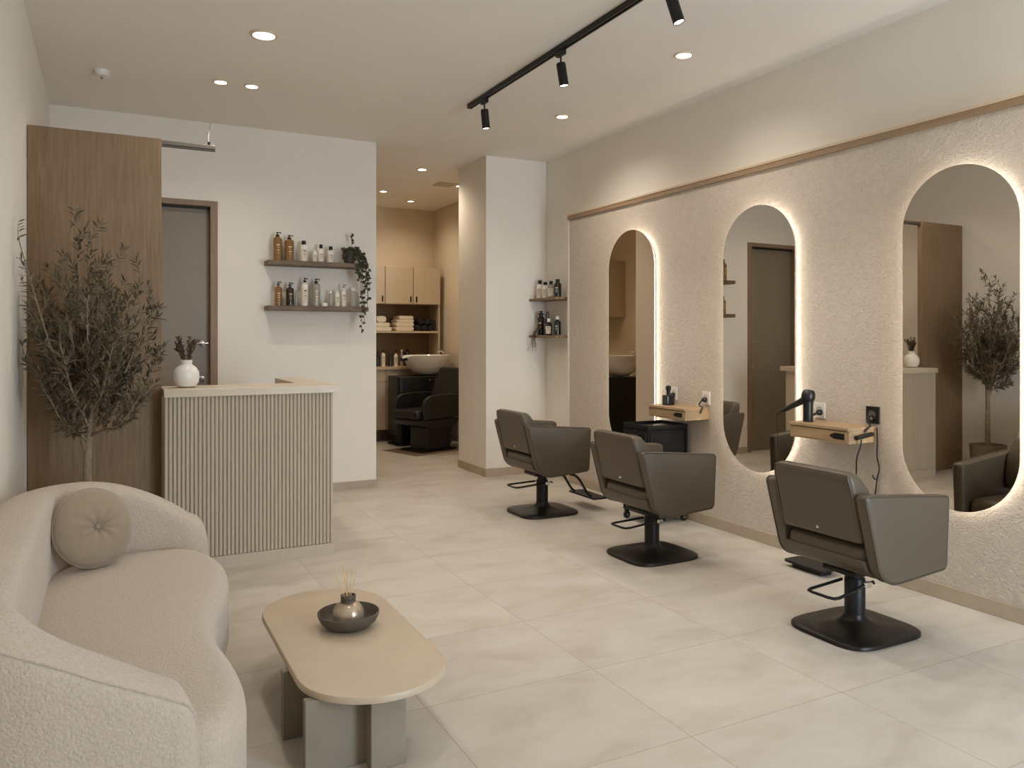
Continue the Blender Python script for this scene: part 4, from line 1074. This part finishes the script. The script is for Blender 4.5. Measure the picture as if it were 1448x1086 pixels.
# wash unit: pedestal cabinet with tilting porcelain basin
def wash_unit(loc, rz, label):
    t = tag(empty('wash_unit', loc, rz), label, 'wash basin', 'black wash units with white basins')
    MB().prism(rrect(-.50, .30, -.21, .21, .05), .14, .93).build('cabinet', 'blackplastic', t, bevel=.01, bseg=2)
    MB().prism(rrect(-.46, .27, -.18, .18, .04), .022, .139).build('plinth', 'black', t)
    MB().prism(rrect(-.52, .32, -.215, .215, .09), .0005, .0215).build('base_plate', 'black', t, bevel=.004, bseg=2)
    # bowl: open shell, lip dips into a neck notch at -x
    n = 48; rs = []
    def br_(sx, sy, z, dip=0.0, ox=0.0):
        out = []
        for i in range(n):
            a = 2*PI*i/n; ca, sa = math.cos(a), math.sin(a)
            k = math.exp(-((abs(((a - PI + PI) % (2*PI)) - PI)) / .42) ** 2) if dip else 0
            out.append((ox + sx*ca, sy*sa, z - dip * k))
        return out
    rs = [br_(.06, .06, .935), br_(.15, .14, .95), br_(.22, .19, .995), br_(.28, .225, 1.07), br_(.32, .25, 1.15, .02), br_(.345, .262, 1.20, .05), br_(.348, .264, 1.212, .055), br_(.338, .255, 1.214, .055), br_(.322, .242, 1.19, .05), br_(.27, .20, 1.09, .01), br_(.19, .15, 1.015), br_(.05, .05, .985)]
    MB().rings(rs).build('basin', 'porcelain', t, ang=60)
    b = MB(); b.tube(catmull([(-.33, -.09, 1.165), (-.352, -.045, 1.152), (-.356, 0, 1.148), (-.352, .045, 1.152), (-.33, .09, 1.165)], 5), .02, 10)
    b.build('neck_rest', 'blackplastic', t)
    b = MB(); b.lathe([(.0005, 1.20), (.018, 1.20), (.018, 1.25), (.0005, 1.252)], 14, (.26, 0, 0)); b.tube(catmull([(.26, 0, 1.245), (.22, 0, 1.27), (.17, 0, 1.255)], 5), .010, 8)
    b.build('faucet', 'chrome', t)
    b = MB()
    for dx in (-.06, .0): b.lathe([(.0005, -.25), (.012, -.25), (.012, -.265), (.0005, -.268)], 12, (dx, 0, .88), 'y')
    b.build('knobs', 'chrome', t)
    return t
wash_unit((3.93, 10.25, 0), R(3), 'black wash unit with white basin behind the black wash chair')
u2 = wash_unit((1.93, 8.72, 0), R(180), 'second wash unit with white basin, seen only in the far mirror')
# wash chair
t = tag(empty('wash_chair', (3.68, 9.56, 0), R(198)), 'black leather reclining wash chair on a square pedestal', 'chair')
MB().prism(rrect(-.30, .27, -.24, .24, .03), .0005, .018).build('base_plate', 'black', t, bevel=.004, bseg=2)
MB().prism(rrect(-.26, .16, -.17, .17, .03), .0185, .30).build('pedestal', 'blackleather', t, bevel=.006, bseg=2)
pr = [(-.30, .40), (-.20, .32), (.0, .30), (.20, .31), (.36, .36), (.37, .40)]
MB().prism([(-.32, .415), (-.26, .33), (-.10, .302), (.15, .304), (.33, .34), (.375, .39), (.37, .415)], -.27, .27, 'y').build('shell', 'blackleather', t, bevel=.008, bseg=2)
MB().box(-.24, .38, -.255, .255, .416, .535).build('seat', 'blackleather', t, bevel=.04, bseg=4)
mt = Matrix.Translation((-.20, 0, .50)) @ Matrix.Rotation(R(-24), 4, 'Y')
bo = MB().box(-.075, .045, -.25, .25, .0, .60, mtx=mt).build('backrest', 'blackleather', t, bevel=.04, bseg=4)
for s in (-1, 1):
    y_ = s * .29
    c = catmull([(.30, y_, .42), (.32, y_, .58), (.26, y_, .69), (.12, y_, .725), (-.12, y_, .73), (-.34, y_, .72)], 6)
    prof = [(v.x, v.z) for v in c] + [(-.34, .44)]
    MB().prism(prof, y_-.026, y_+.026, 'y').build('armrest', 'blackleather', t, bevel=.012, bseg=3)
t = tag(MB().prism(rrect(-.46, .44, -.36, .36, .01), .0005, .004).build('floor_mat', 'mat', None, smooth=False), 'thin brown mat under the black wash chair', 'mat')
t.location = (3.68, 9.56, 0); t.rotation_euler = (0, 0, R(18))
# the wash chair stands on the mat
for o in list(COL.objects):
    if o.name == 'wash_chair': o.location.z = .0042
# mirror-only cabinet in the wash room
t = tag(empty('wall_cabinet', (1.71, 9.6, 1.75)), 'beige wall cabinet over the second wash unit, seen in far mirror', 'cabinet')
MB().box(-.205, .18, -.45, .45, 0, .8).build('body', 'cabinet', t, smooth=False)
for s in (-1, 1): MB().box(.181, .198, s*.225-.222, s*.225+.222, .003, .797).build('door', 'cabinet', t, smooth=False, bevel=.0015, bseg=1)

# ------------------------------------------------------------------ world, camera, view
wd = bpy.data.worlds.new('daylight'); SC.world = wd; wd.use_nodes = True
bg = wd.node_tree.nodes['Background']; bg.inputs['Color'].default_value = (.72, .86, 1.02, 1); bg.inputs['Strength'].default_value = 14.5
l = bpy.data.lights.new('window_portal', 'AREA'); l.shape = 'RECTANGLE'; l.size = 1.6; l.size_y = 2.85; l.cycles.is_portal = True
o = bpy.data.objects.new('window_portal', l); COL.objects.link(o); o.location = (3.3, YF-.16, 1.43); o.rotation_euler = (R(-90), 0, 0)
o.rotation_euler = (R(90), 0, 0)

cam = bpy.data.cameras.new('camera'); co = bpy.data.objects.new('camera', cam); COL.objects.link(co)
YAW = math.atan((724 - 154) / 1109)
co.location = (0, 0, 1.45); co.rotation_euler = (R(90), 0, -YAW)
cam.sensor_fit = 'HORIZONTAL'; cam.sensor_width = 36; cam.lens = 36 * 1109 / 1448
cam.shift_y = -(543 - 478) / 1448
cam.clip_start = .05
SC.camera = co
vs = SC.view_settings; vs.view_transform = 'Standard'; vs.look = 'None'; vs.gamma = 1.0; vs.use_curve_mapping = False; vs.exposure = 0.08
SC.cycles.max_bounces = 8; SC.cycles.diffuse_bounces = 5; SC.cycles.glossy_bounces = 4; SC.cycles.transmission_bounces = 4
SC.cycles.sample_clamp_indirect = 4.0; SC.cycles.caustics_reflective = False; SC.cycles.caustics_refractive = False
